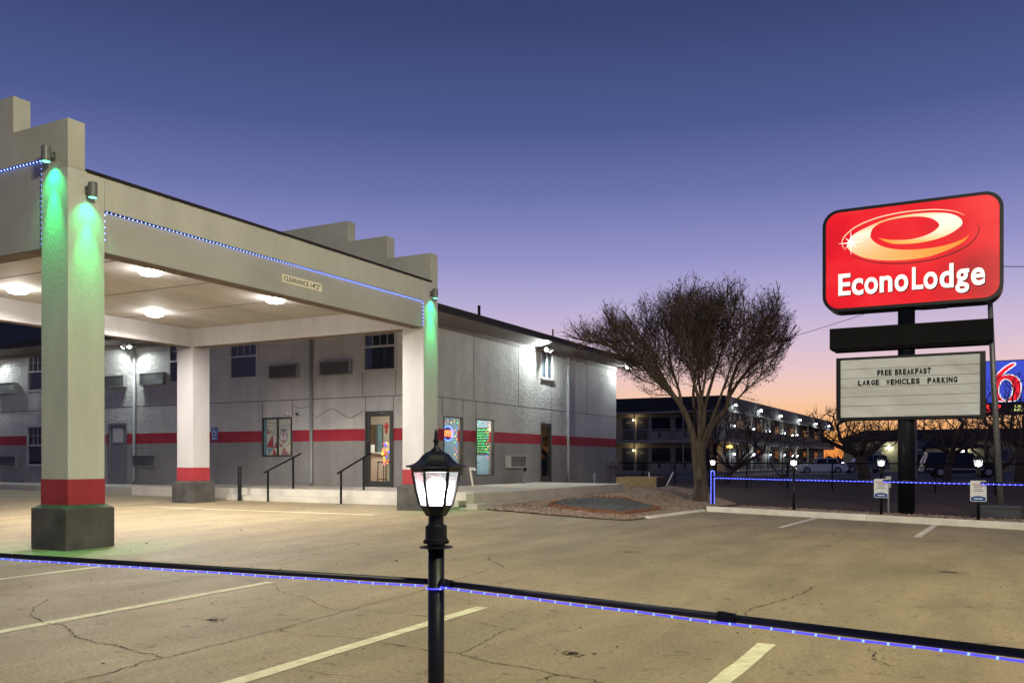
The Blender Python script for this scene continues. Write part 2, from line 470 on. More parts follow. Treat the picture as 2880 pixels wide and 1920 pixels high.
# ------------------------------------------------------------------ ground
VZ = .06        # level of the verge behind the kerb
KERB = [(5.37, 14.21), (9.45, 12.30), (11.10, 11.52), (14.2, 10.06), (19.5, 7.57)]
mb = MB()
mb.box(-2500, 2500, -2500, 2500, -.5, -.09)
put('ground', mb, 'dirt', kind='structure')

mb = MB()
xs = np.arange(-42, 40.1, 1.0); ys = np.arange(-42, 17.1, 1.0)
for x in xs:
    for y in ys: mb.v.append((x, y, gz(x, y)))
ny = len(ys)
for i in range(len(xs) - 1):
    for j in range(ny - 1):
        a = i * ny + j; mb.f.append((a, a + ny, a + ny + 1, a + 1))
lot = put('parking_lot', mb, 'lot', kind='structure', smooth=True)

def lotz(d): return lambda x, y: gz(x, y) + d
def rag(p0, p1, n=26, amp=.006):
    o = []
    for i in range(n + 1):
        t = i / n; o.append((p0[0] + (p1[0] - p0[0]) * t, p0[1] + (p1[1] - p0[1]) * t))
    return o, [None] * 0
def road_line(p0, p1, w, m):
    n = 30
    pts = [(p0[0] + (p1[0] - p0[0]) * i / n + random.uniform(-.004, .004), p0[1] + (p1[1] - p0[1]) * i / n) for i in range(n + 1)]
    ws = [w * random.uniform(.9, 1.06) for _ in pts]
    put('parking_line', MB().ribbon(pts, ws, lotz(.004)), m, lot, fix=False)
for p0, p1 in (((2.35, -7.), (2.18, -1.1)), ((5.42, -9.), (5.0, -1.18)), ((7.97, -9.), (7.82, -1.53)), ((10.38, -9.), (10.40, -1.95))):
    road_line(p0, p1, .125, 'line')
for p0, p1 in (((8.21, 9.36), (8.33, 12.75)), ((10.71, 8.24), (10.83, 11.5)), ((13.2, 7.1), (13.4, 10.3))):
    road_line(p0, p1, .125, 'linew')
road_line((-7.43, 7.64), (-.26, 7.66), .11, 'line')
road_line((-24, 8.0), (-17.65, 11.48), .11, 'linew'); road_line((-22, 5.4), (-15.25, 9.86), .11, 'linew')

CR = [[(4.8, -3.76), (4.35, -3.41), (4.04, -3.09), (4.06, -2.95)],
 [(3.46, -3.06), (3.84, -2.93), (4.1, -2.86), (4.07, -2.53), (4.17, -2.36), (4.2, -2.19), (4.16, -1.87), (4.02, -1.45), (3.97, -1.14)],
 [(4.77, -3.72), (5.1, -3.84), (5.34, -3.85), (5.62, -3.97), (5.84, -4.1), (6.03, -4.13), (6.21, -4.17), (6.37, -4.16), (6.67, -4.24), (6.79, -4.25), (7.0, -4.28)],
 [(7.04, -5.6), (7.04, -4.99), (7.03, -4.7), (6.98, -4.43), (7.0, -4.28), (6.99, -4.07), (6.97, -3.8), (6.98, -3.53), (6.96, -3.18), (6.92, -2.77), (6.88, -2.26), (6.84, -1.74), (6.8, -1.03), (6.69, -.37), (6.64, .07), (6.55, .8), (6.59, 1.11), (6.39, 1.39), (5.86, 2.01), (5.78, 2.33)],
 [(4.29, -1.03), (4.88, -1.25), (5.19, -1.33), (5.59, -1.65), (5.88, -1.78), (6.16, -1.89), (6.46, -2.11), (6.68, -2.22), (6.89, -2.27)],
 [(6.83, -2.2), (7.14, -2.14), (7.64, -2.14), (7.87, -2.15), (8.16, -2.19), (8.43, -2.3), (8.56, -2.29)],
 [(6.96, -3.18), (7.17, -3.23), (7.42, -3.22), (7.73, -3.17), (8.39, -3.27), (8.62, -3.25), (8.83, -3.34), (9.05, -3.39), (9.28, -3.42), (9.48, -3.48), (9.63, -3.5), (9.8, -3.53)],
 [(7.97, -4.12), (8.19, -4.13), (8.45, -4.1)],
 [(3.89, -.45), (3.72, .02), (3.71, .36), (3.52, .82), (3.61, 1.06), (3.55, 1.57), (3.46, 2.2), (3.2, 2.76)],
 [(2.4, 1.01), (2.78, 1.), (3.14, .98), (3.48, .91)],
 [(1.91, -.47), (1.58, .14), (1.4, .78), (1.35, 1.33), (1.28, 1.82), (1.04, 2.46), (.94, 2.96)],
 [(.94, 2.96), (1.72, 2.88), (2.57, 2.76), (3.16, 2.73), (4.85, 2.53), (5.7, 2.29), (6.5, 2.1), (7.26, 1.86), (8.36, 1.58), (9.07, 1.37), (9.45, 1.33)],
 [(-.51, 1.48), (-.58, 2.34), (-.7, 3.28), (-.76, 4.38), (-.69, 5.25), (-.52, 6.19), (-.24, 7.5), (-.12, 8.32)],
 [(10.12, -1.4), (10.06, -1.12), (9.98, -.82), (9.96, -.47), (10.07, -.01), (10.13, .37), (10.18, .67), (10.19, 1.18)],
 [(8.61, -3.24), (8.63, -3.14), (8.6, -2.87), (8.57, -2.67), (8.52, -2.43), (8.56, -2.29)],
 [(11.06, -1.84), (11.11, -1.91), (11.12, -2.1), (11.17, -2.18), (11.24, -2.28)],
 [(11.35, -1.42), (11.54, -1.32), (11.67, -1.29), (11.83, -1.15), (12.01, -1.09), (12.4, -1.05)],
 [(9.35, 7.86), (9.44, 9.19), (9.57, 11.57)], [(9.43, -3.69), (9.45, -3.56), (9.48, -3.48)], [(11.09, 7.08), (11.57, 6.86), (11.78, 6.7)]]
for k, c in enumerate(CR):
    P = smooth_pts(c, 7)
    L = len(P); pts = []; ws = []
    base = .009 if k in (2, 3, 8, 13) else .0065
    for i, p in enumerate(P):
        pts.append((p[0] + random.gauss(0, .011), p[1] + random.gauss(0, .011)))
        ws.append(base * random.uniform(.35, 1.5) * (1 + .04 * max(0, p[1])) * (.35 if i in (0, L - 1) else 1))
    put('crack', MB().ribbon(pts, ws, lotz(.0045)), 'crack', lot, fix=False)
M['stain'] = mat('oily dirt stain', (.12, .085, .055), .7, var=.5, vs=6)
for cx_, cy_, r_ in ((3.9, -4.2, .22), (6.2, -3.1, .10), (9.3, -2.9, .09), (5.4, -5.0, .13), (8.9, -4.3, .08), (7.3, 3.6, .12), (9.6, 5.9, .15), (4.6, 5.2, .10), (11.4, 3.2, .09), (1.2, 6.2, .12)):
    mb = MB()
    for _ in range(34):
        a = random.uniform(0, 6.28); d_ = r_ * abs(random.gauss(0, .8)); x, y = cx_ + d_ * math.cos(a) * 1.3, cy_ + d_ * math.sin(a); q = random.uniform(.006, .022)
        mb.add([(x + q * math.cos(t_) * random.uniform(.6, 1.3), y + q * math.sin(t_) * random.uniform(.6, 1.3), gz(x, y) + .0042) for t_ in (0, 1.05, 2.1, 3.14, 4.2, 5.2)], [(0, 1, 2, 3, 4, 5)])
    put('stain', mb, 'stain', lot, fix=False)
# leaves and grit blown over the lot
mb = MB()
for i in range(420):
    x, y = random.uniform(-9, 14), random.choice([random.uniform(-6, 2), random.uniform(-6, 12)])
    if y > 9.5 - .3 * max(0, x - 5) + 2: continue
    s = random.uniform(.006, .018) * (1.8 if random.random() < .16 else 1); a = random.uniform(0, 6.3); z = gz(x, y) + .006
    ca, sa = math.cos(a) * s, math.sin(a) * s
    mb.add([(x + ca, y + sa, z), (x - sa * .6, y + ca * .6, z + s * .5), (x - ca, y - sa, z + .003), (x + sa * .6, y - ca * .6, z + s * .35)], [(0, 1, 2), (0, 2, 3)])
put('blown_leaves', mb, 'deadleaf', None, fix=False, kind='stuff', label='small dead leaves and grit scattered over the concrete lot')

# verge behind the kerb (dirt), neighbouring asphalt lot, gravel bed
mb = MB()
verge = [(5.32, 14.3)] + [(x + .03, y + .09) for x, y in KERB] + [(60, -11.4), (60, 130), (-70, 130), (-70, 32), (-3.2, 32), (-3.2, 30.05), (.2, 21.9), (5.32, 16.5)]
mb.prism(verge, 'z', -.085, VZ)
put('dirt_verge', mb, 'dirt', kind='structure')
mb = MB(); mb.prism([(-70, 47), (40, 47), (60, 140), (-70, 140)], 'z', VZ - .02, VZ + .012)
put('asphalt_lot', mb, 'asphalt', kind='structure')

def gzb(x, y): return max(gz(x, y), VZ * min(1, max(0, (y - 12) / 3))) + .02
GRAVEL = [(.95, 10.35), (1.53, 10.03), (2.8, 9.86), (3.86, 9.88), (4.87, 9.76), (5.01, 10.83), (5.22, 14.3), (5.6, 16.6), (3.2, 22.5), (-.9, 30.), (-3.25, 30.), (-3.25, 16), (.4, 12)]
DARK = [(2.08, 11.73), (3.04, 11.3), (4.3, 11.19), (4.45, 13.26), (3.39, 14.68), (2.4, 16.1), (1.5, 15.7), (1.6, 14.0)]
def sheet(poly, zf, step=.4):
    bm_ = bmesh.new()
    b = [bm_.verts.new((x, y, zf(x, y))) for x, y in poly]
    f = bm_.faces.new(b); bmesh.ops.triangulate(bm_, faces=[f])
    for it in range(4):
        es = [e for e in bm_.edges if e.calc_length() > step * 2]
        if not es: break
        bmesh.ops.subdivide_edges(bm_, edges=es, cuts=1)
        bmesh.ops.triangulate(bm_, faces=bm_.faces[:])
    for v in bm_.verts: v.co.z = zf(v.co.x, v.co.y)
    bmesh.ops.recalc_face_normals(bm_, faces=bm_.faces)
    if sum(fc.normal.z for fc in bm_.faces) < 0: bmesh.ops.reverse_faces(bm_, faces=bm_.faces[:])
    me = bpy.data.meshes.new('sheet'); bm_.to_mesh(me); bm_.free(); return me
bed = link('gravel_bed', sheet(GRAVEL, gzb), 'gravel', kind='structure')
def stones(poly, n, zf, smin, smax, skip=None):
    mb = MB(); xs = [p[0] for p in poly]; ys = [p[1] for p in poly]; c = 0
    while c < n:
        x, y = random.uniform(min(xs), max(xs)), random.uniform(min(ys), max(ys))
        if not in_poly(x, y, poly) or (skip and in_poly(x, y, skip)): continue
        if y > 17 and random.random() < .5: continue
        c += 1; s = random.uniform(smin, smax)
        a, b, d = s * random.uniform(.7, 1.3), s * random.uniform(.7, 1.3), s * random.uniform(.5, .9)
        o = len(mb.v); mb.octa((0, 0, 0), s, (a, b, d)); rz = random.uniform(0, 3.1); cs, sn = math.cos(rz), math.sin(rz)
        tx, ty = random.uniform(-.5, .5), random.uniform(-.5, .5)
        for i in range(o, len(mb.v)):
            vx, vy, vz = mb.v[i]; vz += tx * vx + ty * vy
            mb.v[i] = (x + vx * cs - vy * sn, y + vx * sn + vy * cs, zf(x, y) + d * .4 + vz)
    return mb
put('gravel_stones', stones(GRAVEL, 15000, gzb, .018, .042, DARK), 'stone', bed, fix=False, kind='stuff')
mound = lambda x, y: gzb(x, y) + .03 + .09 * math.exp(-((x - 3.0) ** 2 + (y - 13.4) ** 2) / 1.6)
dbed = link('dark_gravel_patch', sheet(DARK, mound, .3), 'dgravel', kind='structure')
put('dark_stones', stones(DARK, 5200, mound, .015, .035), 'dstone', dbed, fix=False, kind='stuff')
# scalloped terracotta edging round the dark patch
mb = MB().prism([(-.075, 0), (.075, 0), (.075, .07), (.05, .10), (0, .115), (-.05, .10), (-.075, .07)], 'y', -.03, .03)
bme = mb.mesh('edging_brick'); bme.materials.append(M['brick'])
for i in range(len(DARK)):
    p, q = Vector(DARK[i]), Vector(DARK[(i + 1) % len(DARK)])
    if i in (6,): continue
    n = max(1, int((q - p).length / .155)); ang = math.atan2(q.y - p.y, q.x - p.x)
    for k in range(n):
        c = p + (q - p) * ((k + .5) / n)
        o = link('edging_brick', bme, None, dbed); o.location = (c.x, c.y, gzb(c.x, c.y) - .01 + random.uniform(-.012, .012))
        o.rotation_euler = (random.uniform(-.12, .12), random.uniform(-.06, .06), ang + random.uniform(-.06, .06))

# kerbs
kerb = link('kerb', None, None, kind='structure')
for i in range(len(KERB) - 1):
    p, q = Vector(KERB[i]), Vector(KERB[i + 1]); d = (q - p).normalized(); nrm = Vector((-d.y, d.x))
    p = p + d * .008; q = q - d * .008
    sect = [(0, -.05), (.015, .11), (.035, .13), (.15, .13), (.16, .12), (.16, -.05)]
    mb = MB(); n = 14
    for k in range(n + 1):
        c = p + (q - p) * (k / n)
        for a, z in sect:
            e = c + nrm * a; mb.v.append((e.x + random.gauss(0, .002), e.y + random.gauss(0, .002), z + random.gauss(0, .002)))
    m_ = len(sect)
    for k in range(n):
        for j in range(m_):
            a, b = k * m_ + j, k * m_ + (j + 1) % m_; mb.f.append((a, a + m_, b + m_, b))
    mb.f.append(tuple(range(m_))); mb.f.append(tuple(n * m_ + j for j in range(m_))[::-1])
    put('kerb_block', mb, 'whitekerb', kerb)
mb = MB(); mb.prism([(4.96, 10.75), (5.08, 10.75), (5.36, 14.2), (5.23, 14.22)], 'z', -.05, .055)
put('kerb_block', mb, 'whitekerb', kerb)
# strip of loose gravel behind the kerb
vs_ = [(5.6, 14.4), (19.4, 7.95), (19.8, 9.2), (12.6, 12.9), (5.9, 16.2)]
put('verge_gravel', stones(vs_, 5200, lambda x, y: VZ, .016, .036), 'stone', bpy.data.objects['dirt_verge'], fix=False, kind='stuff')
# weeds and dry grass on the verge
mb = MB()
for i in range(5200):
    t = random.random(); x = random.uniform(4.5, 19); y0 = 14.6 - (x - 5.4) * .47
    y = y0 + .25 + (random.random() ** 1.8) * 19
    h = random.uniform(.02, .09); a = random.uniform(0, 6.3); w = .004
    dx, dy = random.uniform(-.03, .03), random.uniform(-.03, .03)
    mb.add([(x - w * math.cos(a), y - w * math.sin(a), VZ), (x + w * math.cos(a), y + w * math.sin(a), VZ), (x + dx, y + dy, VZ + h)], [(0, 1, 2)])
M['grass'] = mat('dry grass', (.10, .07, .04), .9, var=.4)
put('dry_grass', mb, 'grass', None, fix=False, kind='stuff', label='sparse dry grass on the dark verge behind the white kerb')

# ------------------------------------------------------------------ motel: raised walk and steps
walk = link('raised_walk', None, None, kind='structure')
WZ = .49
put('walk_slab', MB().prism([(-12.6, 11.25), (.5, 11.25), (.5, 10.35), (.72, 10.35), (.35, 21.4), (-3.29, 21.9), (-3.29, 14.2), (-12.6, 14.2)], 'z', 0, WZ), 'walk', walk, bev=.012)
put('step', MB().box(-8.05, -.02, 10.86, 11.245, 0, .29), 'step', walk, bev=.012)
put('step', MB().prism([(.72, 10.0), (1.0, 10.05), (.72, 16.9), (.50, 17.3)], 'z', 0, .26), 'walk', walk, bev=.01)
put('step', MB().prism([(.55, 9.98), (1.02, 9.98), (1.16, 10.4), (.95, 16.6), (.74, 16.7)], 'z', 0, .17), 'walk', walk, bev=.01)
put('riser_face', MB().box(-12.6, -.02, 11.235, 11.249, .1, WZ - .015), 'step', walk)
put('walk_slab', MB().prism([(-45, 12.3), (-12.602, 11.5), (-12.602, 14.2), (-45, 14.2)], 'z', 0, .43), 'walk', walk, bev=.012)

# ------------------------------------------------------------------ motel building
YF, XR = 14.0, -3.29
mot = thing('motel_building', 'two storey grey stucco motel with crimson stripe behind the entrance canopy', 'building', (XR, YF, 0))
O = (XR, YF, 0)
def cut_wall(mb, ax, a0, a1, z0, z1, t0, t1, ops):
    A = sorted({a0, a1} | {v for o in ops for v in o[:2]}); Z = sorted({z0, z1} | {v for o in ops for v in o[2:4]})
    for i in range(len(A) - 1):
        for j in range(len(Z) - 1):
            ca, cz = (A[i] + A[i + 1]) / 2, (Z[j] + Z[j + 1]) / 2
            if any(o[0] < ca < o[1] and o[2] < cz < o[3] for o in ops): continue
            if ax == 'y': mb.box(A[i], A[i + 1], t0, t1, Z[j], Z[j + 1])
            else: mb.box(t0, t1, A[i], A[i + 1], Z[j], Z[j + 1])
UPW = [(-22.16, -20.9), (-14.05, -12.8), (-11.09, -9.85), (-5.42, -4.19)]
LOWW = [(-22.15, -20.9)]
ops_f = [(a, b, 4.08, 5.2 if a > -12 else 5.61) for a, b in UPW[2:]] + [(a, b, 4.09, 5.61) for a, b in UPW[:2]]
ops_f = [(a, b, 4.08, 5.56) for a, b in UPW] + [(a, b, 1.12, 2.68) for a, b in LOWW]
ops_f += [(-9.63, -8.33, 1.44, 2.73), (-5.35, -4.28, WZ, 2.83), (-17.3, -16.3, .43, 2.70)]
ops_r = [(15.28, 16.45, .83, 2.70), (17.29, 18.51, .80, 2.70), (22.17, 23.1, WZ, 2.75), (22.19, 23.26, 4.45, 5.5)]
mb = MB(); cut_wall(mb, 'y', -46, XR, 0, 5.62, YF, YF + .2, ops_f)
wf = put('front_wall', mb, 'stucco', mot, org=O)
mb = MB(); cut_wall(mb, 'x', YF + .2, 30, 0, 5.62, XR - .2, XR, ops_r)
put('side_wall', mb, 'stucco', mot, org=O)
put('rear_wall', MB().box(-46, XR - .2, 29.8, 30, 0, 5.62), 'stucco', mot, org=O)
roof = put('roof', MB().box(-47, -2.39, 13.1, 30.7, 5.70, 5.9), 'roofdark', mot, org=O)
put('roof_hip', MB().add([(-47, 13.2, 5.902), (-2.5, 13.2, 5.902), (-2.5, 30.6, 5.902), (-47, 30.6, 5.902), (-38, 21.5, 6.7), (-12, 21.5, 6.7)], [(0, 1, 5, 4), (1, 2, 5), (2, 3, 4, 5), (3, 0, 4)]), 'roofdark', roof, org=O, fix=False)
put('roof_hip', MB().add([(-47, 13.3, 5.905), (-14, 13.3, 5.905), (-14, 30.5, 5.905), (-47, 30.5, 5.905), (-47, 21.9, 9.2), (-23, 21.9, 9.2)], [(0, 1, 5, 4), (1, 2, 5), (2, 3, 4, 5)]), 'roofdark', roof, org=O, fix=False)
put('drip_edge', MB().box(-47, -2.37, 13.08, 13.1, 5.66, 5.72).box(-2.39, -2.37, 13.1, 30.7, 5.66, 5.72), 'flash', roof, org=O)
put('soffit', MB().add([(-47, 13.12, 5.69), (-2.41, 13.12, 5.69), (-2.41, 30.68, 5.69), (XR + .003, 29.98, 5.56), (XR + .003, YF - .003, 5.56), (-47, YF - .003, 5.56), (XR + .003, 30.68, 5.56)],
    [(0, 1, 4, 5), (1, 2, 6, 3, 4)]), 'fasciabd', mot, org=O, fix=False)
put('frieze_board', MB().box(-47, XR + .03, YF - .03, YF - .002, 5.42, 5.58).box(XR + .002, XR + .03, YF - .002, 30.02, 5.42, 5.58), 'fasciabd', mot, org=O)
for y, h in ((17.5, 6.5), (23.25, 6.45)):
    put('vent_pipe', MB().tube([(XR, y, 5.88), (XR, y, h)], .05 if y < 20 else .03, 10), 'blackmatte', roof, org=O)
# control joints
jm = MB().box(-46, XR, YF - .004, YF + .01, 3.275, 3.30).box(XR - .01, XR + .004, YF, 30, 3.27, 3.295)
put('joint', jm, 'joint', mot, org=O)
for x, z0, z1 in ((-5.46, 3.3, 4.08), (-5.34, 2.83, 3.275), (-4.28, 2.83, 3.275), (-4.2, 3.3, 4.08), (-9.62, 2.73, 3.275), (-8.32, 2.73, 3.275), (-12.4, 3.3, 5.42), (-18.6, .43, 5.42)):
    put('joint', MB().box(x - .011, x + .011, YF - .004, YF + .01, z0, z1), 'joint', mot, org=O)
for y, z0, z1 in ((17.16, 3.3, 5.42), (20.34, 3.3, 5.42), (16.45, 2.7, 3.27), (15.21, 2.7, 3.27), (17.29, 2.7, 3.27), (23.08, 2.75, 4.45), (26.6, 3.3, 5.42)):
    put('joint', MB().box(XR - .01, XR + .004, y - .011, y + .011, z0, z1), 'joint', mot, org=O)

def sash_window(x0, x1, z0, z1, zm, muntins=True):
    """double hung window of the front wall (faces -y)"""
    y0, y1 = YF - .025, YF + .06
    f = MB(); t = .05
    f.box(x0 - .03, x0 + t, y0, y1, z0 - .03, z1 + .03).box(x1 - t, x1 + .03, y0, y1, z0 - .03, z1 + .03)
    f.box(x0 + t, x1 - t, y0, y1, z0 - .03, z0 + t).box(x0 + t, x1 - t, y0, y1, z1 - t, z1 + .03).box(x0 + t, x1 - t, y0 - .004, y1, zm - .03, zm + .03)
    w = put('window', f, 'frame', mot, org=O)
    put('pane', MB().box(x0 + t, x1 - t, YF + .02, YF + .026, z0 + t, zm - .03), 'pane', w, org=O)
    put('pane', MB().box(x0 + t, x1 - t, YF + .03, YF + .036, zm + .03, z1 - t), 'pane', w, org=O)
    if muntins:
        n = 4
        for k in range(1, n):
            x = x0 + t + (x1 - x0 - 2 * t) * k / n
            put('muntin', MB().box(x - .009, x + .009, YF + .005, YF + .028, zm + .03, z1 - t), 'frame', w, org=O)
        zz = (zm + z1) / 2
        put('muntin', MB().box(x0 + t, x1 - t, YF + .007, YF + .026, zz - .008, zz + .008), 'frame', w, org=O)
    c = MB(); n = 18
    pts = [(x0 + (x1 - x0) * i / n, YF + .15 + .012 * math.sin(i * 1.9)) for i in range(n + 1)]
    for (a, b), (c2, d) in zip(pts, pts[1:]): c.add([(a, b, z0), (c2, d, z0), (c2, d, z1), (a, b, z1)], [(0, 1, 2, 3)])
    put('curtain', c, 'curtain', w, org=O, fix=False)
    put('room_dark', MB().box(x0, x1, YF + .19, YF + .199, z0, z1), 'blind', w, org=O)
for a, b in UPW: sash_window(a, b, 4.08, 5.56, 4.83)
for a, b in LOWW: sash_window(a, b, 1.12, 2.68, 1.91)

# side wall: tall upper window
w = put('window', MB().box(XR - .06, XR + .025, 22.19, 22.24, 4.45, 5.5).box(XR - .06, XR + .025, 23.21, 23.26, 4.45, 5.5).box(XR - .06, XR + .025, 22.24, 23.21, 4.45, 4.5).box(XR - .06, XR + .025, 22.24, 23.21, 5.45, 5.5).box(XR - .05, XR + .015, 22.70, 22.75, 4.5, 5.45), 'white', mot, org=O)
put('pane', MB().box(XR - .05, XR - .044, 22.24, 22.70, 4.5, 5.45), 'pane', w, org=O); put('pane', MB().box(XR - .05, XR - .044, 22.75, 23.21, 4.5, 5.45), 'pane', w, org=O)
put('sill', MB().box(XR, XR + .07, 22.15, 23.3, 4.38, 4.445), 'grey_metal', w, org=O)
M['vblind'] = mat('pale vertical blind', (.42, .42, .41), .8, var=.25, vs=3, stretch=(1, 9, .2))
put('blind', MB().box(XR - .14, XR - .13, 22.19, 23.26, 4.45, 5.5), 'vblind', w, org=O)

# lobby window with printed film
X0, X1, Z0, Z1 = -9.63, -8.33, 1.44, 2.73
fw = put('window', MB().box(X0, X0 + .05, YF - .02, YF + .08, Z0, Z1).box(X1 - .05, X1, YF - .02, YF + .08, Z0, Z1).box(X0 + .05, X1 - .05, YF - .02, YF + .08, Z0, Z0 + .05).box(X0 + .05, X1 - .05, YF - .02, YF + .08, Z1 - .05, Z1).box((X0 + X1) / 2 - .005, (X0 + X1) / 2 + .055, YF - .015, YF + .08, Z0 + .05, Z1 - .05), 'frame_dark', mot, org=O)
fw['label'] = 'two pane lobby window with red, blue and cream triangle film and a 66 shield'
def wx(x): return X0 + (x - 345) / 770 * 1.30
def wz(y): return Z1 - (y - 410) / 1005 * 1.29
for nm, c in (('filmcream', (.62, .56, .43)), ('filmred', (.42, .045, .045)), ('filmpink', (.40, .16, .17)), ('filmblue', (.10, .26, .38)), ('filmdark', (.085, .06, .05)), ('filmgrey', (.20, .185, .19)), ('filmlight', (.46, .44, .42))):
    M[nm] = mat(nm, c, .4, var=.1, vs=6)
put('film', MB().box(X0 + .05, X1 - .05, YF + .034, YF + .04, Z0 + .05, Z1 - .05), 'filmcream', fw, org=O)
def film(pts, m, d=.001): put('film_shape', MB().prism([(wx(x), wz(y)) for x, y in pts], 'y', YF + .033 - d, YF + .0335 - d), m, fw, org=O)
def bar(a, b, w=11, m='filmdark', d=.002):
    dx, dy = b[0] - a[0], b[1] - a[1]; L = math.hypot(dx, dy); nx, ny = -dy / L * w / 2, dx / L * w / 2
    film([(a[0] + nx, a[1] + ny), (b[0] + nx, b[1] + ny), (b[0] - nx, b[1] - ny), (a[0] - nx, a[1] - ny)], m, d)
film([(385, 450), (440, 450), (440, 1375), (385, 1375)], 'filmblue')
for p, m in (([(600, 870), (615, 1185), (450, 1160)], 'filmred'), ([(716, 1015), (716, 1190), (640, 1185)], 'filmred'), ([(448, 690), (575, 825), (445, 830)], 'filmpink'), ([(612, 1200), (688, 1375), (600, 1375)], 'filmred'),
             ([(885, 1165), (1025, 1372), (810, 1372)], 'filmpink'), ([(778, 1060), (862, 1120), (862, 1160), (778, 1175)], 'filmpink'), ([(1030, 650), (1065, 650), (1065, 740)], 'filmpink'), ([(472, 1195), (596, 1195), (506, 1335)], 'filmblue')): film(p, m)
for a, b in (((680, 665), (445, 1160)), ((600, 870), (616, 1190)), ((445, 1165), (510, 1370)), ((614, 1200), (512, 1360)), ((622, 1190), (716, 1015)), ((448, 680), (716, 868)), ((616, 1195), (696, 1372)), ((920, 1145), (1065, 1065)), ((440, 630), (716, 606)), ((445, 545), (716, 545)), ((778, 604), (1065, 600)), ((1066, 1270), (1030, 1360)), ((445, 1168), (716, 1190))): bar(a, b, 12)
film([(778, 600), (1066, 600), (1066, 660), (778, 660)], 'filmlight', .0025)
sh = [(790, 720), (815, 690), (850, 700), (885, 682), (925, 700), (960, 690), (985, 720), (968, 770), (985, 860), (995, 930), (975, 1010), (925, 1060), (885, 1085), (845, 1060), (800, 1010), (780, 930), (790, 860), (805, 770)]
film(sh, 'filmgrey', .004); film([((x - 885) * .88 + 885, (y - 880) * .9 + 880) for x, y in sh], 'filmlight', .0055)
film([((x - 885) * .80 + 885, (y - 890) * .80 + 905) for x, y in sh if y > 765] , 'filmpink', .007)
film([(825, 725), (945, 725), (940, 780), (830, 780)], 'filmgrey', .0065)
t66 = text_fit('film_number', '66', wx(802), wx(968), wz(1000), wz(820), YF + .0245, 'white', fw, bold=.015, ext=.001); t66.location = (-O[0], -O[1], 0)
for k in range(2):
    put('pane', MB().box(X0 + .05 + k * .63, X0 + .63 + k * .62, YF + .012, YF + .017, Z0 + .05, Z1 - .05), 'pane_clear', fw, org=O)

# glazed lobby door
dx0, dx1, dz0, dz1 = -5.35, -4.28, WZ, 2.83
dr = put('lobby_door', MB().box(dx0, dx0 + .06, YF - .03, YF + .12, dz0, dz1).box(dx1 - .06, dx1, YF - .03, YF + .12, dz0, dz1).box(dx0 + .06, dx1 - .06, YF - .03, YF + .12, dz1 - .06, dz1), 'frame_dark', mot, org=O)
put('door_leaf', MB().box(dx0 + .062, dx0 + .17, YF, YF + .05, dz0 + .01, dz1 - .065).box(dx1 - .15, dx1 - .062, YF, YF + .05, dz0 + .01, dz1 - .065).box(dx0 + .17, dx1 - .15, YF, YF + .05, dz0 + .01, dz0 + .18).box(dx0 + .17, dx1 - .15, YF, YF + .05, dz1 - .16, dz1 - .065), 'frame_dark', dr, org=O)
put('pane', MB().box(dx0 + .17, dx1 - .15, YF + .022, YF + .028, dz0 + .18, dz1 - .16), 'pane_clear', dr, org=O)
put('handle', MB().tube([(dx0 + .13, YF - .002, 1.55), (dx0 + .13, YF - .05, 1.57), (dx0 + .13, YF - .05, 1.83), (dx0 + .13, YF - .002, 1.85)], .014, 8), 'black', dr, org=O)
# grey panelled door at the left
d2 = put('service_door', MB().box(-17.3, -17.22, YF - .02, YF + .1, .43, 2.7).box(-16.38, -16.3, YF - .02, YF + .1, .43, 2.7).box(-17.22, -16.38, YF - .02, YF + .1, 2.62, 2.7), 'doorgrey', mot, org=O)
put('door_leaf', MB().box(-17.22, -16.38, YF + .02, YF + .07, .44, 2.62), 'doorgrey', d2, org=O)
for a, b, c, d in ((-17.1, -16.85, .65, 1.3), (-16.75, -16.5, .65, 1.3)): put('door_panel', MB().box(a, b, YF + .005, YF + .021, c, d), 'doorgrey', d2, org=O)
put('door_window', MB().box(-17.08, -16.52, YF + .004, YF + .021, 1.98, 2.52), 'filmlight', d2, org=O)
put('jamb_strip', MB().box(-17.47, -17.44, YF - .012, YF, .43, 2.66), 'frame', d2, org=O)
# dark glazed side door
d3 = put('side_door', MB().box(XR - .1, XR + .02, 22.17, 22.23, WZ, 2.75).box(XR - .1, XR + .02, 23.04, 23.1, WZ, 2.75).box(XR - .1, XR + .02, 22.23, 23.04, 2.69, 2.75), 'frame_dark', mot, org=O)
put('door_leaf', MB().box(XR - .06, XR - .02, 22.235, 22.31, WZ + .01, 2.685).box(XR - .06, XR - .02, 22.96, 23.035, WZ + .01, 2.685).box(XR - .06, XR - .02, 22.31, 22.96, WZ + .01, WZ + .2).box(XR - .06, XR - .02, 22.31, 22.96, 2.6, 2.685), 'frame_dark', d3, org=O)
put('pane', MB().box(XR - .044, XR - .038, 22.31, 22.96, WZ + .2, 2.6), 'pane', d3, org=O)
put('room_dark', MB().box(XR - .199, XR - .19, 22.17, 23.1, WZ, 2.75), 'blind', d3, org=O)
# lobby side windows
for y0, y1, z0, z1 in ((15.28, 16.45, .83, 2.70), (17.29, 18.51, .80, 2.70)):
    t = .035
    w = put('window', MB().box(XR - .09, XR + .02, y0, y0 + t, z0, z1).box(XR - .09, XR + .02, y1 - t, y1, z0, z1).box(XR - .09, XR + .02, y0 + t, y1 - t, z0, z0 + t).box(XR - .09, XR + .02, y0 + t, y1 - t, z1 - t, z1), 'frame_dark', mot, org=O)
    put('pane', MB().box(XR - .05, XR - .044, y0 + t, y1 - t, z0 + t, z1 - t), 'pane_clear', w, org=O)
    put('trim', MB().box(XR + .001, XR + .014, y0 - .03, y1 + .03, z1 + .001, z1 + .03), 'frame', w, org=O)
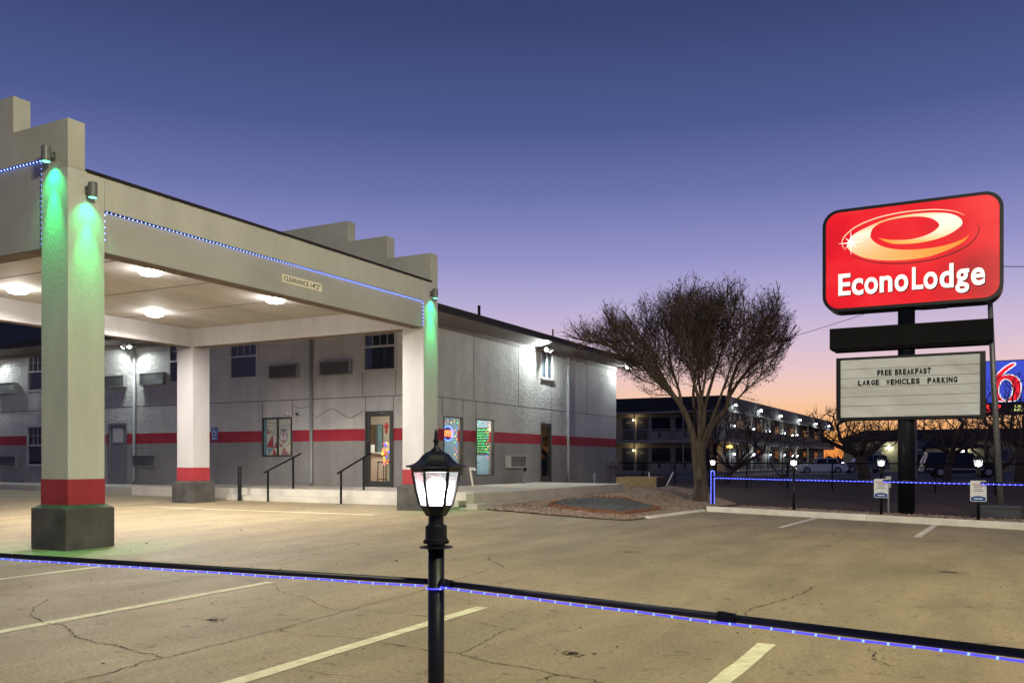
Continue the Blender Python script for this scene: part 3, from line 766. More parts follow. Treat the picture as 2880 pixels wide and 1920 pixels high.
# downspouts and cables
def dspout(path, r, m='pipe', nm='downspout'): put(nm, MB().tube(path, r, 8), m, mot, org=O, smooth=True)
dspout([(-7.475, YF - .06, 5.6), (-7.475, YF - .06, .75), (-7.46, YF - .09, .62), (-7.45, YF - .13, .55)], .055)
dspout([(-15.83, YF - .06, 5.40), (-15.83, YF - .06, .6), (-15.83, YF - .14, .5)], .055)
dspout([(XR + .06, 24.56, 5.5), (XR + .06, 24.56, 1.0), (XR + .06, 24.6, .25)], .06)
for pts in ([(-8.28, 3.09), (-8.0, 3.02), (-7.7, 3.04), (-7.52, 3.12)], [(-7.36, 2.66), (-7.1, 2.78), (-6.7, 2.96), (-6.4, 2.84), (-6.0, 2.66), (-5.7, 2.72), (-5.4, 2.88)],
            [(-8.3, 2.3), (-8.31, 1.5), (-8.29, .72), (-8.1, .6), (-7.8, .56), (-7.5, .68)]):
    P = smooth_pts(pts, 6); put('cable', MB().tube([(x, YF - .015, z) for x, z in P], .009, 5), 'joint', mot, org=O)
# wall pipe stubs and utility box on the side wall
for y, z, h in ((20.1, WZ, .28), (26.6, .3, .42)):
    put('pipe_stub', MB().lathe([(.07, 0), (.07, h), (.05, h + .06), (.01, h + .08)], 12, (XR + .35, y, z - .02)), 'pipe', mot, org=O)
ub = put('utility_box', MB().box(XR, XR + .16, 28.88, 29.9, 1.05, 1.3), 'grey_metal', mot, org=O, bev=.01)
for y in (29.0, 29.15, 29.75):
    put('conduit', MB().tube([(XR + .06, y, 1.05), (XR + .06, y, .3), (XR + .06, y + .15, .15)], .022, 6), 'grey_metal', ub, org=O)
put('outlet_cover', MB().box(XR, XR + .05, 20.75, 20.9, .92, 1.06), 'blackmatte', mot, org=O)

# ---- lobby interior
for nm, c in (('roomwall', (.60, .55, .44)), ('roomfloor', (.36, .28, .2)), ('teal', (.16, .27, .30)), ('brown', (.17, .11, .075)), ('bluewall', (.19, .30, .38)), ('lilac', (.36, .35, .44)), ('paper', (.7, .69, .66)), ('menu', (.02, .06, .03)), ('counter', (.46, .37, .29)), ('red', (.5, .03, .03)), ('pine', (.02, .07, .03))):
    M[nm] = mat(nm, c, .6, var=.08)
put('lobby_room', MB().box(-10.2, -3.5, 14.21, 21, WZ - .02, WZ + .003), 'roomfloor', mot, org=O)
put('lobby_room', MB().box(-10.2, -3.5, 20.9, 21, WZ, 3.1).box(-10.3, -10.2, 14.21, 21, WZ, 3.1).box(-10.2, -3.5, 14.21, 21, 3.1, 3.2), 'roomwall', mot, org=O)
put('lobby_partition', MB().box(-6.0, -5.9, 16.6, 20.9, WZ, 3.1).box(-5.9, -3.5, 19.8, 19.9, WZ, 3.1), 'bluewall', mot, org=O)
put('lobby_partition', MB().box(-10.2, -6.02, 17.6, 17.68, WZ, 3.1), 'roomwall', mot, org=O)
put('lobby_partition', MB().box(-5.9, -4.6, 16.55, 16.6, WZ, 3.1), 'lilac', mot, org=O)
cl = thing('ceiling_light', 'bright ceiling panel inside the motel lobby', 'light', (-5.6, 15.3, 3.09))
put('panel', MB().box(-.6, .6, -.3, .3, -.04, 0), 'lampwhite', cl); lamp(cl, 'POINT', 150, (1, .9, .74), (0, 0, -.15), .25)
cl2 = copy_tree(cl, None, (-4.5, 18.2, 3.09), 0, 'ceiling panel lighting the blue walled room by the menu board')
ct = thing('reception_counter', 'tan reception counter seen through the lobby door', 'counter', (-6.95, 16.2, WZ + .003))
put('front', MB().box(-1.3, .75, 0, .08, 0, 1.05), 'counter', ct); put('top', MB().box(-1.35, .8, -.08, .4, 1.05, 1.1), 'filmlight', ct)
bd = thing('inner_door', 'brown inner door behind the reception counter', 'door', (-7.75, 17.53, WZ + .003))
put('leaf', MB().box(-.45, .45, 0, .06, 0, 2.1), 'brown', bd); put('knob', MB().ball((.36, -.04, 1.0), .03), 'galv', bd)
cu = thing('curtain', 'teal curtain hanging beside the brown inner door', 'curtain', (-7.35, 17.45, 1.1))
mb = MB(); P = [(.02 * i, .03 * math.sin(i * 1.3)) for i in range(14)]
for (a, b), (c, d) in zip(P, P[1:]): mb.add([(a - .14, b, 0), (c - .14, d, 0), (c - .14, d, 1.5), (a - .14, b, 1.5)], [(0, 1, 2, 3)])
put('cloth', mb, 'teal', cu, fix=False)
pf = thing('notice_card', 'white card standing on the reception counter', 'card', (-6.85, 16.3, WZ + 1.103)); put('card', MB().box(-.12, .12, 0, .02, 0, .26), 'paper', pf)
for i, (x, z, w_, h_, m_, lb) in enumerate(((-7.12, 1.62, .16, .3, 'paper', 'paper notice on the lobby wall beside the curtain'), (-6.95, 2.0, .2, .34, 'teal', 'pale blue poster high on the lobby wall'), (-6.93, 1.65, .18, .2, 'filmblue', 'small blue notice below the pale poster'))):
    o = thing('wall_notice', lb, 'notice', (x, 17.598, z)); put('sheet', MB().box(-w_ / 2, w_ / 2, -.012, 0, 0, h_), m_, o)
st = thing('bar_stool', 'black metal bar stool inside the lobby door', 'stool', (-5.56, 15.3, WZ + .003))
for sx in (-.17, .17):
    for sy in (-.17, .17): put('leg', MB().tube([(sx, sy, 0), (sx * .9, sy * .9, .74)], .014, 6), 'blackmatte', st)
put('seat', MB().box(-.18, .18, -.18, .18, .74, .78), 'blackmatte', st); put('footrest', MB().box(-.17, .17, -.18, -.16, .2, .22), 'blackmatte', st)
BC = [('red', (1, .05, .03)), ('blue', (.08, .12, 1)), ('green', (.05, .9, .25)), ('orange', (1, .35, .04)), ('gold', (1, .62, .1)), ('pink', (1, .2, .25))]
for n, c in BC: M['b_' + n] = emit('bulb_' + n, c, 1.5)
gl = thing('bauble_garland', 'cluster of red, gold and blue baubles hanging inside the lobby door', 'garland', (-5.30, 15.0, 1.28))
for i in range(26):
    a = random.uniform(0, 6.28); z = random.uniform(-.1, .62); r = .11 * (1 - abs(z - .25) / .6)
    o = put('bauble', MB().ball((r * math.cos(a), r * math.sin(a), z), random.uniform(.028, .045), 8, 5), 'b_' + random.choice(['red', 'gold', 'gold', 'blue', 'pink', 'orange']), gl, smooth=True)
rb = thing('red_bow', 'dark red bow hung high inside the lobby door', 'bow', (-5.24, 14.95, 2.3)); put('bow', MB().octa((0, 0, .1), .1, (.1, .05, .16)).octa((0, 0, -.05), .08, (.06, .04, .12)), 'red', rb)
def string_lights(lb, y0, y1, z0, z1, seed):
    random.seed(seed)
    o = thing('string_lights', lb, 'string lights', (XR - .16, y1, z1), group='coloured string lights in the lobby windows')
    P = [(y0 + .06 + (y1 - y0 - .12) * i / 5, z1 - .1 - .05 * (i % 2)) for i in range(6)]
    P += [(y1 - .12 - .1 * (i % 2), z1 - .2 - (z1 - z0) * .052 * (i + 1)) for i in range(11)]
    put('wire', MB().tube([(0, a - y1, b - z1) for a, b in P], .004, 4), 'blackmatte', o)
    for k, (a, b) in enumerate(P):
        put('bulb', MB().ball((.02, a - y1, b - z1 - .02), .021, 8, 5, 1.25), 'b_' + BC[(k * 5 + seed) % 6][0], o, smooth=True)
string_lights('string of coloured bulbs framing the window with the neon sign', 15.32, 16.41, .83, 2.7, 1)
string_lights('string of coloured bulbs in the window with the menu board', 17.33, 18.47, .8, 2.7, 4)
# neon OPEN sign
M['neonr'] = emit('red neon', (1, .10, .03), 7); M['neonb'] = emit('blue neon', (.06, .13, 1), 6); M['neonback'] = mat('dark acrylic', (.03, .02, .06), .3, var=0)
op = thing('neon_sign', 'oval neon sign reading OPEN in red letters inside a blue ring', 'neon sign', (XR - .12, 15.74, 2.17), R(90))
put('ring', MB().tube([(.30 * math.cos(a), 0, .225 * math.sin(a)) for a in np.linspace(0, 2 * math.pi, 41)], .018, 6), 'neonb', op)
put('backplate', MB().prism([(.28 * math.cos(a), .21 * math.sin(a)) for a in np.linspace(0, 2 * math.pi, 32, endpoint=False)], 'y', .03, .04), 'neonback', op)
for ch, a, b in (('O', -.215, -.11), ('P', -.095, -.005), ('E', .015, .095), ('N', .115, .215)): text_fit('letter', ch, a, b, -.10, .10, -.005, 'neonr', op, bold=.012, ext=.012)
# menu board
mnu = thing('menu_board', 'black menu board with green lettering inside the second window', 'menu board', (-4.35, 19.78, 1.55))
put('board', MB().box(-.42, .42, -.03, 0, 0, .95), 'menu', mnu); M['mgreen'] = emit('green led letters', (.06, .9, .25), .6)
for i in range(9):
    mb = MB(); x = -.37
    while x < .3 - .25 * random.random():
        w_ = random.uniform(.03, .1); z = .07 + i * .098; mb.box(x, x + w_, -.036, -.031, z, z + random.uniform(.012, .028)); x += w_ + random.uniform(.015, .05)
    put('text_row', mb, 'mgreen', mnu)
chr_ = thing('dining_chair', 'dark slatted dining chair inside the second lobby window', 'chair', (-4.1, 18.0, WZ + .003), R(25))
for sx in (-.2, .2):
    put('leg', MB().box(sx - .018, sx + .018, -.2, -.165, 0, .45), 'blackmatte', chr_); put('leg', MB().box(sx - .018, sx + .018, .165, .2, 0, .98), 'blackmatte', chr_)
put('seat', MB().box(-.22, .22, -.21, .16, .45, .48), 'blackmatte', chr_)
for z in (.6, .72, .84, .94): put('slat', MB().box(-.18, .18, .17, .19, z, z + .05), 'blackmatte', chr_)
tb = thing('dining_table', 'small dining table beside the slatted chair', 'table', (-4.6, 18.75, WZ + .003)); put('top', MB().box(-.4, .4, -.35, .35, .72, .76), 'filmlight', tb); put('pedestal', MB().lathe([(.25, 0), (.25, .03), (.04, .06), (.04, .72)], 12), 'blackmatte', tb)
xt = thing('small_christmas_tree', 'tiny decorated Christmas tree at the left of the second window', 'tree', (-3.72, 17.52, 1.05)); put('cone', MB().lathe([(.02, 0), (.02, .08), (.15, .09), (.07, .24), (.11, .25), (.005, .5)], 9), 'pine', xt); put('stand', MB().box(-.1, .1, -.1, .1, -.557, 0), 'brown', xt)
put('bauble', MB().ball((.1, -.06, .12), .025), 'b_red', xt)

# ---- air conditioners in the walls
def make_ac(lb, loc, rz, case='ac', gr='acgrille', depth=.16):
    t = thing('air_conditioner', lb, 'air conditioner', loc, rz, 'wall air conditioners')
    w, h = 1.22, .44; d = depth
    mb = MB().box(0, .04, -d, .02, 0, h).box(w - .04, w, -d, .02, 0, h).box(.04, w - .04, -d, .02, 0, .03).box(.04, w - .04, -d, .02, h - .03, h).box(.04, w - .04, -.03, .02, .03, h - .03)
    put('housing', mb, case, t, bev=.006)
    g = MB()
    for k in range(11):
        z = .045 + k * .034; g.add([(.04, -d + .012, z), (w - .04, -d + .012, z), (w - .04, -d + .035, z + .024), (.04, -d + .035, z + .024), (.04, -d + .016, z - .004), (w - .04, -d + .016, z - .004), (w - .04, -d + .039, z + .02), (.04, -d + .039, z + .02)],
                                    [(0, 1, 2, 3), (7, 6, 5, 4), (0, 4, 5, 1), (3, 2, 6, 7)])
    put('grille', g, gr, t, fix=False); return t
acs = [('upper', -24.0, 4.02, 'far left'), ('upper', -17.48, 4.02, ''), ('upper', -15.44, 4.03, ''), ('upper', -9.22, 4.0, ''), ('upper', -7.07, 4.01, ''), ('lower', -23.92, 1.06, ''), ('lower', -15.86, 1.07, '')]
for lb, x, z in (('grey upper storey air conditioner at the far left edge', -24.0, 4.02), ('upper air conditioner half hidden behind the near column', -17.5, 4.02), ('floodlit upper air conditioner with bent louvres left of the middle column', -15.44, 4.03),
                 ('upper air conditioner beside the first upstairs window right of the middle column', -9.22, 4.0), ('upper air conditioner right of the grey downspout under the canopy', -7.07, 4.01),
                 ('ground floor air conditioner at the far left edge', -23.92, 1.06), ('ground floor air conditioner beside the grey service door', -15.86, 1.07)):
    make_ac(lb, (x, YF, z), 0)
make_ac('pale air conditioner low on the side wall near the side door', (XR, 19.36, 1.05), R(90), 'acw', 'acgrillew', .22)

# ---- security cameras, accessible parking sign
def sec_cam(lb, loc, rz, m):
    t = thing('security_camera', lb, 'camera', loc, rz)
    put('mount', MB().tube([(0, 0, 0), (0, -.07, 0)], [.035, .02], 8), 'white', t); put('body', MB().tube([(0, -.08, .01), (.02, -.2, -.02)], .035, 10), m, t, smooth=True)
    put('lens', MB().tube([(.02, -.2, -.02), (.021, -.206, -.021)], .028, 10), 'black', t)
sec_cam('white security camera above the triangle film window', (-8.39, YF, 2.84), R(-25), 'white')
sec_cam('black security camera beside the white one', (-8.12, YF, 2.82), R(30), 'blackmatte')
M['signblue'] = mat('sign blue', (.015, .09, .36), .45, var=.05); M['signwhite'] = mat('sign white', (.84, .83, .80), .5, var=.03)
hs = thing('accessible_parking_sign', 'blue accessible parking sign on the wall beside the middle column', 'sign', (-11.82, YF - .001, 1.99))
put('plate', MB().box(-.15, .15, -.012, 0, 0, .48), 'signblue', hs, bev=.003)
put('border', MB().box(-.125, .125, -.0145, -.0125, .455, .462).box(-.125, .125, -.0145, -.0125, .15, .157).box(-.125, -.118, -.0145, -.0125, .157, .455).box(.118, .125, -.0145, -.0125, .157, .455), 'signwhite', hs)
sy = MB(); q = -.0135
def stroke(pts, w):
    for a, b in zip(pts, pts[1:]):
        dx, dy = b[0] - a[0], b[1] - a[1]; L = math.hypot(dx, dy) or 1; nx, ny = -dy / L * w / 2, dx / L * w / 2
        sy.prism([(a[0] + nx, a[1] + ny), (b[0] + nx, b[1] + ny), (b[0] - nx, b[1] - ny), (a[0] - nx, a[1] - ny)], 'y', q - .001, q)
sy.prism([(-.02 + .022 * math.cos(a), .42 + .022 * math.sin(a)) for a in np.linspace(0, 6.28, 12, endpoint=False)], 'y', q - .001, q)
stroke([(-.02, .40), (-.02, .30), (.045, .30), (.075, .22)], .024); stroke([(-.02, .355), (.05, .355)], .018)
stroke([(-.01 + .075 * math.cos(a), .255 + .075 * math.sin(a)) for a in np.linspace(R(115), R(345), 14)], .02)
put('wheelchair_symbol', sy, 'signwhite', hs); text_fit('lettering', 'PARKING', -.12, .12, .05, .11, -.0125, 'signwhite', hs, bold=.02, ext=.001)

# ---- floodlights on the motel walls
def flood(lb, loc, rz, e, aims, col=(.90, 1, .96), cone=150):
    t = thing('flood_light', lb, 'flood light', loc, rz, 'flood lights on the motel walls')
    put('base', MB().lathe([(.06, 0), (.06, .03), (.03, .05)], 12), 'white', t)
    put('arm', MB().tube([(0, 0, .02), (0, -.38, .03)], .02, 8).tube([(-.15, -.38, .03), (.15, -.38, .03)], .018, 8), 'white', t)
    for s, aim in zip((-1, 1), aims):
        c = Vector((s * .15, -.42, .0)); d = Vector(aim).normalized()
        h = put('lamp_head', MB().tube([c - d * .1, c - d * .02, c + d * .04], [.03, .075, .085], 14), 'white', t, smooth=True)
        put('lens', MB().tube([c + d * .041, c + d * .05], [.08, .075], 14), 'lampcool', h)
        if e: lamp(t, 'SPOT', e, col, c + d * .07, .05, d, R(cone), .6)
    return t
flood('twin floodlight blazing high on the side wall beside the narrow upstairs window', (XR, 22.0, 5.48), R(90), 430, ((-.85, .05, -.42), (.5, -.35, -.8)))
flood('twin floodlight at the far corner of the side wall beside the tree', (XR + .1, 30.25, 5.58), R(90), 200, ((-.75, .25, -.6), (.6, -.5, -.7)))
flood('twin floodlight over the grey downspout left of the middle column', (-15.8, YF, 5.45), 0, 190, ((-.6, -.25, -.72), (.35, -.2, -.9)))
flood('floodlight at the far left edge of the front wall', (-24.15, YF, 5.55), 0, 200, ((-.6, -.3, -.7), (.35, -.3, -.9)))

# ------------------------------------------------------------------ entrance canopy
can = thing('entrance_canopy', 'cream drive-through canopy with stepped parapets on four square columns', 'canopy', (0, 0, 0))
def column(x1, y0, zg, mshaft, red):
    x0 = x1 - .61; y1 = y0 + .61
    c = put('column', MB().box(x0, x1, y0, y1, zg + .64, 5.58), mshaft, can, bev=.008)
    put('red_band', MB().box(x0 - .004, x1 + .004, y0 - .004, y1 + .004, red[0], red[1]), 'redband', c)
    p = .10; mb = MB()
    mb.prism([(x0 - p, y0 - p), (x1 + p, y0 - p), (x1 + p, y1 + p), (x0 - p, y1 + p)], 'z', zg - .1, red[0] - .045)
    put('plinth', mb, 'plinth', c, bev=.02)
    mb = MB(); q = p - .012
    lo = [(x0 - q, y0 - q), (x1 + q, y0 - q), (x1 + q, y1 + q), (x0 - q, y1 + q)]; hi = [(x0 - .006, y0 - .006), (x1 + .006, y0 - .006), (x1 + .006, y1 + .006), (x0 - .006, y1 + .006)]
    mb.add([(x, y, red[0] - .047) for x, y in lo] + [(x, y, red[0]) for x, y in hi], [(0, 1, 5, 4), (1, 2, 6, 5), (2, 3, 7, 6), (3, 0, 4, 7)])
    put('plinth_cap', mb, 'plinth', c, fix=False)
column(0, 0, 0, 'cream', (.655, 1.03)); column(0, 9.25, .11, 'cream_in', (.735, 1.09)); column(-7.66, 9.25, .13, 'cream_in', (.74, 1.11)); column(-7.66, 0, .02, 'cream', (.655, 1.03))
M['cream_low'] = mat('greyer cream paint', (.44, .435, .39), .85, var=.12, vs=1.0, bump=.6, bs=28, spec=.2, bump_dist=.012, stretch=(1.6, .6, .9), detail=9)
put('fascia_beam', MB().box(-.34, -.045, .612, 9.248, 4.46, 5.08), 'cream_low', can)
put('fascia_beam', MB().box(-.30, 0, .612, 9.248, 5.082, 5.58), 'cream', can)
put('fascia_beam', MB().box(-7.658, -.612, .045, .34, 4.46, 5.77), 'cream_low', can)
put('fascia_beam', MB().box(-7.658, -.612, 9.28, 9.58, 4.46, 5.58), 'cream_in', can)
put('fascia_beam', MB().box(-8.0, -7.72, .612, 9.248, 4.46, 5.58), 'cream_in', can)
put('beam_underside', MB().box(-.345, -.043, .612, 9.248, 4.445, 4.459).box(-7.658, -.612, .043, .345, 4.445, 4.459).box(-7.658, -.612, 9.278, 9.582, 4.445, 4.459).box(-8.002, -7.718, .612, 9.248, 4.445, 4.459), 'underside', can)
put('soffit', MB().box(-7.719, -.341, .341, 9.279, 4.95, 5.0), 'soffit', can)
for k in range(1, 4):
    y = .341 + k * 2.235; put('soffit_seam', MB().box(-7.7, -.36, y - .012, y + .012, 4.944, 4.9495), 'underside', can)
put('roof_deck', MB().box(-7.71, -.305, .35, 9.27, 5.45, 5.56), 'roofdark', can)
PAR = [(0, 5.581), (0, 6.28), (-1.28, 6.28), (-1.28, 6.84), (-2.5, 6.84), (-2.5, 7.36), (-5.77, 7.36), (-5.77, 6.84), (-6.99, 6.84), (-6.99, 6.28), (-8.27, 6.28), (-8.27, 5.581)]
put('parapet', MB().prism(PAR + [(-7.66, 5.581), (-7.66, 5.772), (-.61, 5.772), (-.61, 5.581)], 'y', .0005, .28), 'parapet', can, bev=.01)
put('parapet', MB().prism(PAR, 'y', 9.56, 9.8595), 'parapet', can, bev=.01)
put('roof_flashing', MB().box(-.12, .035, .285, 9.555, 5.582, 5.608).box(.02, .028, .3, 9.55, 5.565, 5.582), 'flash', can)
# lamps under the canopy
def canopy_light(lb, x, y, first=[None]):
    if first[0] is None:
        t = thing('canopy_light', lb, 'light', (x, y, 4.949), 0, 'lights set in the canopy ceiling')
        put('housing', MB().lathe([(.2, 0), (.2, -.02), (.19, -.03)], 24), 'white', t, smooth=True)
        put('lens', MB().lathe([(.215, -.031), (.21, -.07), (.17, -.10), (.09, -.118), (.005, -.12)], 24), 'lampwhite', t, smooth=True)
        lamp(t, 'SPOT', 930, (1, .94, .88), (0, 0, -.15), .2, (0, 0, -1), R(172), .35)
        lamp(t, 'POINT', 34, (1, .95, .9), (0, 0, -.24), .1)
        first[0] = t; return t
    return copy_tree(first[0], None, (x, y, 4.949), 0, lb)
canopy_light('round ceiling light nearest the near column under the canopy', -2.35, 3.4)
canopy_light('ceiling light just above the clearance sign beam', -2.34, 6.78)
canopy_light('ceiling light closest to the middle column', -6.27, 6.8)
canopy_light('ceiling light at the left edge, beyond the near column', -6.34, 3.35)
# green column spots
def green_spot(lb, loc, rz, first=[None]):
    if first[0] is None:
        t = thing('wall_spotlight', lb, 'spotlight', loc, rz, 'green downlights on the canopy columns')
        put('bracket', MB().box(-.04, .04, -.012, 0, -.06, .06).box(-.018, .018, -.07, -.012, -.03, .03), 'grey_metal', t, bev=.003)
        b = put('can', MB().lathe([(.06, -.11), (.065, -.10), (.065, .10), (.06, .108), (.01, .11)], 18, (0, -.13, 0)), 'grey_metal', t, smooth=False)
        put('lens', MB().lathe([(.056, -.113), (.02, -.118)], 18, (0, -.13, 0)), 'lampgreen', b)
        lamp(t, 'SPOT', 50, (.0, 1, .26), (0, -.13, -.125), .035, (0, .42, -1), R(104), 1.0)
        lamp(t, 'SPOT', 340, (.0, 1, .22), (0, -.13, -.125), .03, (0, .03, -1), R(40), 1.0)
        first[0] = t; return t
    return copy_tree(first[0], None, loc, rz, lb)
green_spot('green spotlight high on the left face of the near column', (-.31, 0, 5.76), 0)
green_spot('green spotlight on the right face of the near column', (0, .31, 5.29), R(90))
green_spot('small green spotlight on the far right column', (0, 9.55, 5.29), R(90))
# clearance sign
cs = thing('clearance_sign', 'cream plate reading CLEARANCE 14 feet 2 on the canopy beam', 'sign', (-.044, 5.065, 4.69))
put('plate', MB().box(0, .012, -.57, .57, 0, .155), mat('cream sign plate', (.86, .82, .62), .5, var=.06), cs)
text_fit('lettering', "CLEARANCE", -.53, .17, .035, .125, .0121, 'blackmatte', cs, bold=.012, ext=.001, face='+x')
text_fit('lettering', "14'2\"", .23, .52, .03, .125, .0121, 'blackmatte', cs, bold=.012, ext=.001, face='+x')
# blue led strips on the canopy
def led_strip(lb, path, step=.078, r=.0125, offs=(.0, .0, .0)):
    t = thing('led_strip', lb, 'led strip', path[0], 0, 'blue led strips on the canopy')
    P = [Vector(p) - Vector(path[0]) for p in path]
    put('tape', MB().tube(P, .008, 5), 'blackmatte', t)
    mb = MB()
    for a, b in zip(P, P[1:]):
        n = max(1, int((b - a).length / step))
        for k in range(n): mb.octa(a + (b - a) * ((k + .5) / n) + Vector(offs), r)
    put('leds', mb, 'ledw', t, fix=False, kind='stuff')
led_strip('blue led strip along the long side beam of the canopy', [(-.03, .625, 4.6), (-.03, .625, 5.068), (-.03, 9.235, 5.068), (-.03, 9.235, 4.48)], offs=(.012, 0, -.008))
led_strip('blue led strip along the front beam left of the near column', [(-7.6, .03, 5.758), (-.625, .03, 5.758), (-.625, .03, 4.48)], offs=(0, -.012, -.008))

# ---- handrails and bollard at the steps
def handrail(lb, p, q, zp, zq, a, b):
    t = thing('handrail', lb, 'handrail', (p[0], p[1], zp))
    P = Vector((0, 0, 0)); Q = Vector((q[0] - p[0], q[1] - p[1], zq - zp))
    put('post', MB().box(-.022, .022, -.022, .022, 0, a), 'black', t); put('post', MB().box(Q.x - .022, Q.x + .022, Q.y - .022, Q.y + .022, Q.z, Q.z + b), 'black', t)
    d = Vector((Q.x, Q.y, Q.z + b - a)); e = d.normalized()
    put('rail', MB().tube([Vector((0, 0, a)) - e * .14, Vector((0, 0, a)) + d + e * .28], .026, 8), 'black', t)
handrail('left black handrail on the lobby steps', (-6.28, 10.72), (-6.0, 11.45), gz(-6.28, 10.72), WZ, .88, .9)
handrail('right black handrail on the lobby steps', (-3.61, 10.66), (-3.42, 11.4), gz(-3.6, 10.66), WZ, .88, .9)
bl = thing('bollard', 'short black bollard standing left of the lobby steps', 'bollard', (-7.4, 10.75, gz(-7.4, 10.75)))
put('post', MB().lathe([(.056, 0), (.056, .97), (.05, .99), (.01, .995)], 16), 'black', bl, smooth=False)
put('base_plate', MB().lathe([(.09, 0), (.09, .012), (.056, .014)], 16), 'black', bl)

# white spray of wood and pipes near the near-right platform
cr = thing('timber_planter', 'open box of pale boards behind the raised walk', 'planter', (-1.1, 27.0, .2), R(2))
put('board', MB().box(-.95, .75, 0, .05, 0, .42), 'wood', cr); put('board', MB().box(.751, .80, .0, 1.5, 0, .42), 'wooddark', cr); put('board', MB().box(-.95, .75, 1.45, 1.5, 0, .42), 'wood', cr); put('board', MB().box(-1.0, -.951, 0, 1.5, 0, .42), 'wood', cr)
for i, (x, a, lb) in enumerate(((.45, 12, 'white plastic pipe end sticking up from the timber planter'), (1.1, -42, 'white plastic pipe leaning off the corner of the timber planter'))):
    o = thing('plastic_pipe', lb, 'pipe', (-1.1 + x - .2, 27.8, .2)); dx = -math.sin(R(a)) * .5
    put('pipe', MB().tube([(0, 0, .0), (dx, 0, .62)], .03, 8), 'white', o)
wp = thing('standpipe', 'cream standpipe elbow beside the walk near the lantern', 'pipe', (-2.5, 15.6, WZ))
put('riser', MB().tube([(.1, 0, 0), (0, 0, .52), (-.02, 0, .6)], .035, 10), 'step', wp); put('elbow', MB().tube([(-.02, 0, .55), (.12, .05, .56), (.15, .05, .5)], .045, 10), 'white', wp)

# ------------------------------------------------------------------ lantern posts
def lantern_post(lb, loc, rz, first=[None]):
    if first[0] is not None: return copy_tree(first[0], None, loc, rz, lb)
    t = thing('lantern_post', lb, 'lamp post', loc, rz, 'black lantern posts of the pipe fence')
    put('post', MB().lathe([(.0325, -.1), (.0325, .965)], 24), 'black', t, smooth=False)
    for o_ in t.children: o_.data.polygons.foreach_set('use_smooth', [len(p.vertices) == 4 for p in o_.data.polygons])
    put('collar', MB().lathe([(.034, .955), (.066, .957), (.066, .962), (.036, .966), (.036, .972), (.048, .974), (.048, .99), (.043, .994), (.043, 1.042), (.038, 1.047), (.030, 1.052), (.030, 1.081), (.040, 1.083)], 24), 'black', t, smooth=False)
    for a in (0, 2.1, 4.2):
        put('set_screw', MB().tube([(.046 * math.cos(a), .046 * math.sin(a), .982), (.056 * math.cos(a), .056 * math.sin(a), .982)], .006, 6), 'black', t)
    h0 = R(30)
    put('cup', MB().lathe([(.040, 1.083), (.052, 1.102), (.060, 1.117), (.064, 1.119), (.064, 1.124)], 6, rot=h0), 'black', t)
    rt, rbm, zt, zb = .092, .062, 1.255, 1.122
    for k in range(6):
        a = h0 + k * math.pi / 3
        put('cage_bar', MB().tube([(rbm * math.cos(a), rbm * math.sin(a), zb), ((rt + rbm) / 2 * 1.03 * math.cos(a), (rt + rbm) / 2 * 1.03 * math.sin(a), (zt + zb) / 2), (rt * math.cos(a), rt * math.sin(a), zt)], .0062, 4), 'black', t)
        b = a + math.pi / 3; q = .975
        put('pane', MB().add([(rbm * q * math.cos(a), rbm * q * math.sin(a), zb), (rbm * q * math.cos(b), rbm * q * math.sin(b), zb), (rt * q * math.cos(b), rt * q * math.sin(b), zt), (rt * q * math.cos(a), rt * q * math.sin(a), zt)], [(0, 1, 2, 3)]), 'lglass', t, fix=False)
    put('brim', MB().lathe([(.086, 1.255), (.096, 1.257), (.102, 1.270), (.104, 1.273), (.119, 1.275), (.119, 1.281), (.098, 1.284)], 6, rot=h0), 'black', t)
    put('cap', MB().lathe([(.098, 1.284), (.082, 1.292), (.068, 1.304), (.054, 1.322), (.040, 1.332), (.031, 1.336), (.028, 1.3365)], 6, rot=h0), 'black', t)
    put('finial', MB().lathe([(.028, 1.336), (.022, 1.342), (.011, 1.352), (.0075, 1.362), (.0078, 1.370), (.0125, 1.377), (.0078, 1.388), (.0072, 1.40), (.0065, 1.412), (.004, 1.421), (.001, 1.426)], 16), 'black', t, smooth=True)
    put('lamp_bulb', MB().lathe([(.014, 1.121), (.030, 1.130), (.043, 1.155), (.048, 1.185), (.042, 1.210), (.025, 1.228), (.004, 1.234)], 16), 'bulb', t, smooth=True)
    lamp(t, 'POINT', 5, (1, .97, .92), (0, 0, 1.18), .03)
    first[0] = t; return t
NP = (9.856, -5.416)
lantern_post('near black lantern post with a glowing bulb in the foreground', (*NP, 0), R(3))
FP = [(5.03, 16.1), (7.49, 14.6), (9.63, 13.5), (11.6, 12.4), (13.9, 11.1)]
for lb, (x, y) in zip(('lantern post wrapped in blue lights beside the tree trunk', 'lantern post between the tree and the tall sign pole', 'lantern post carrying a white notice, left of the tall sign pole', 'lantern post carrying a white notice, right of the tall sign pole'), FP):
    lantern_post(lb, (x, y, VZ), R(28))
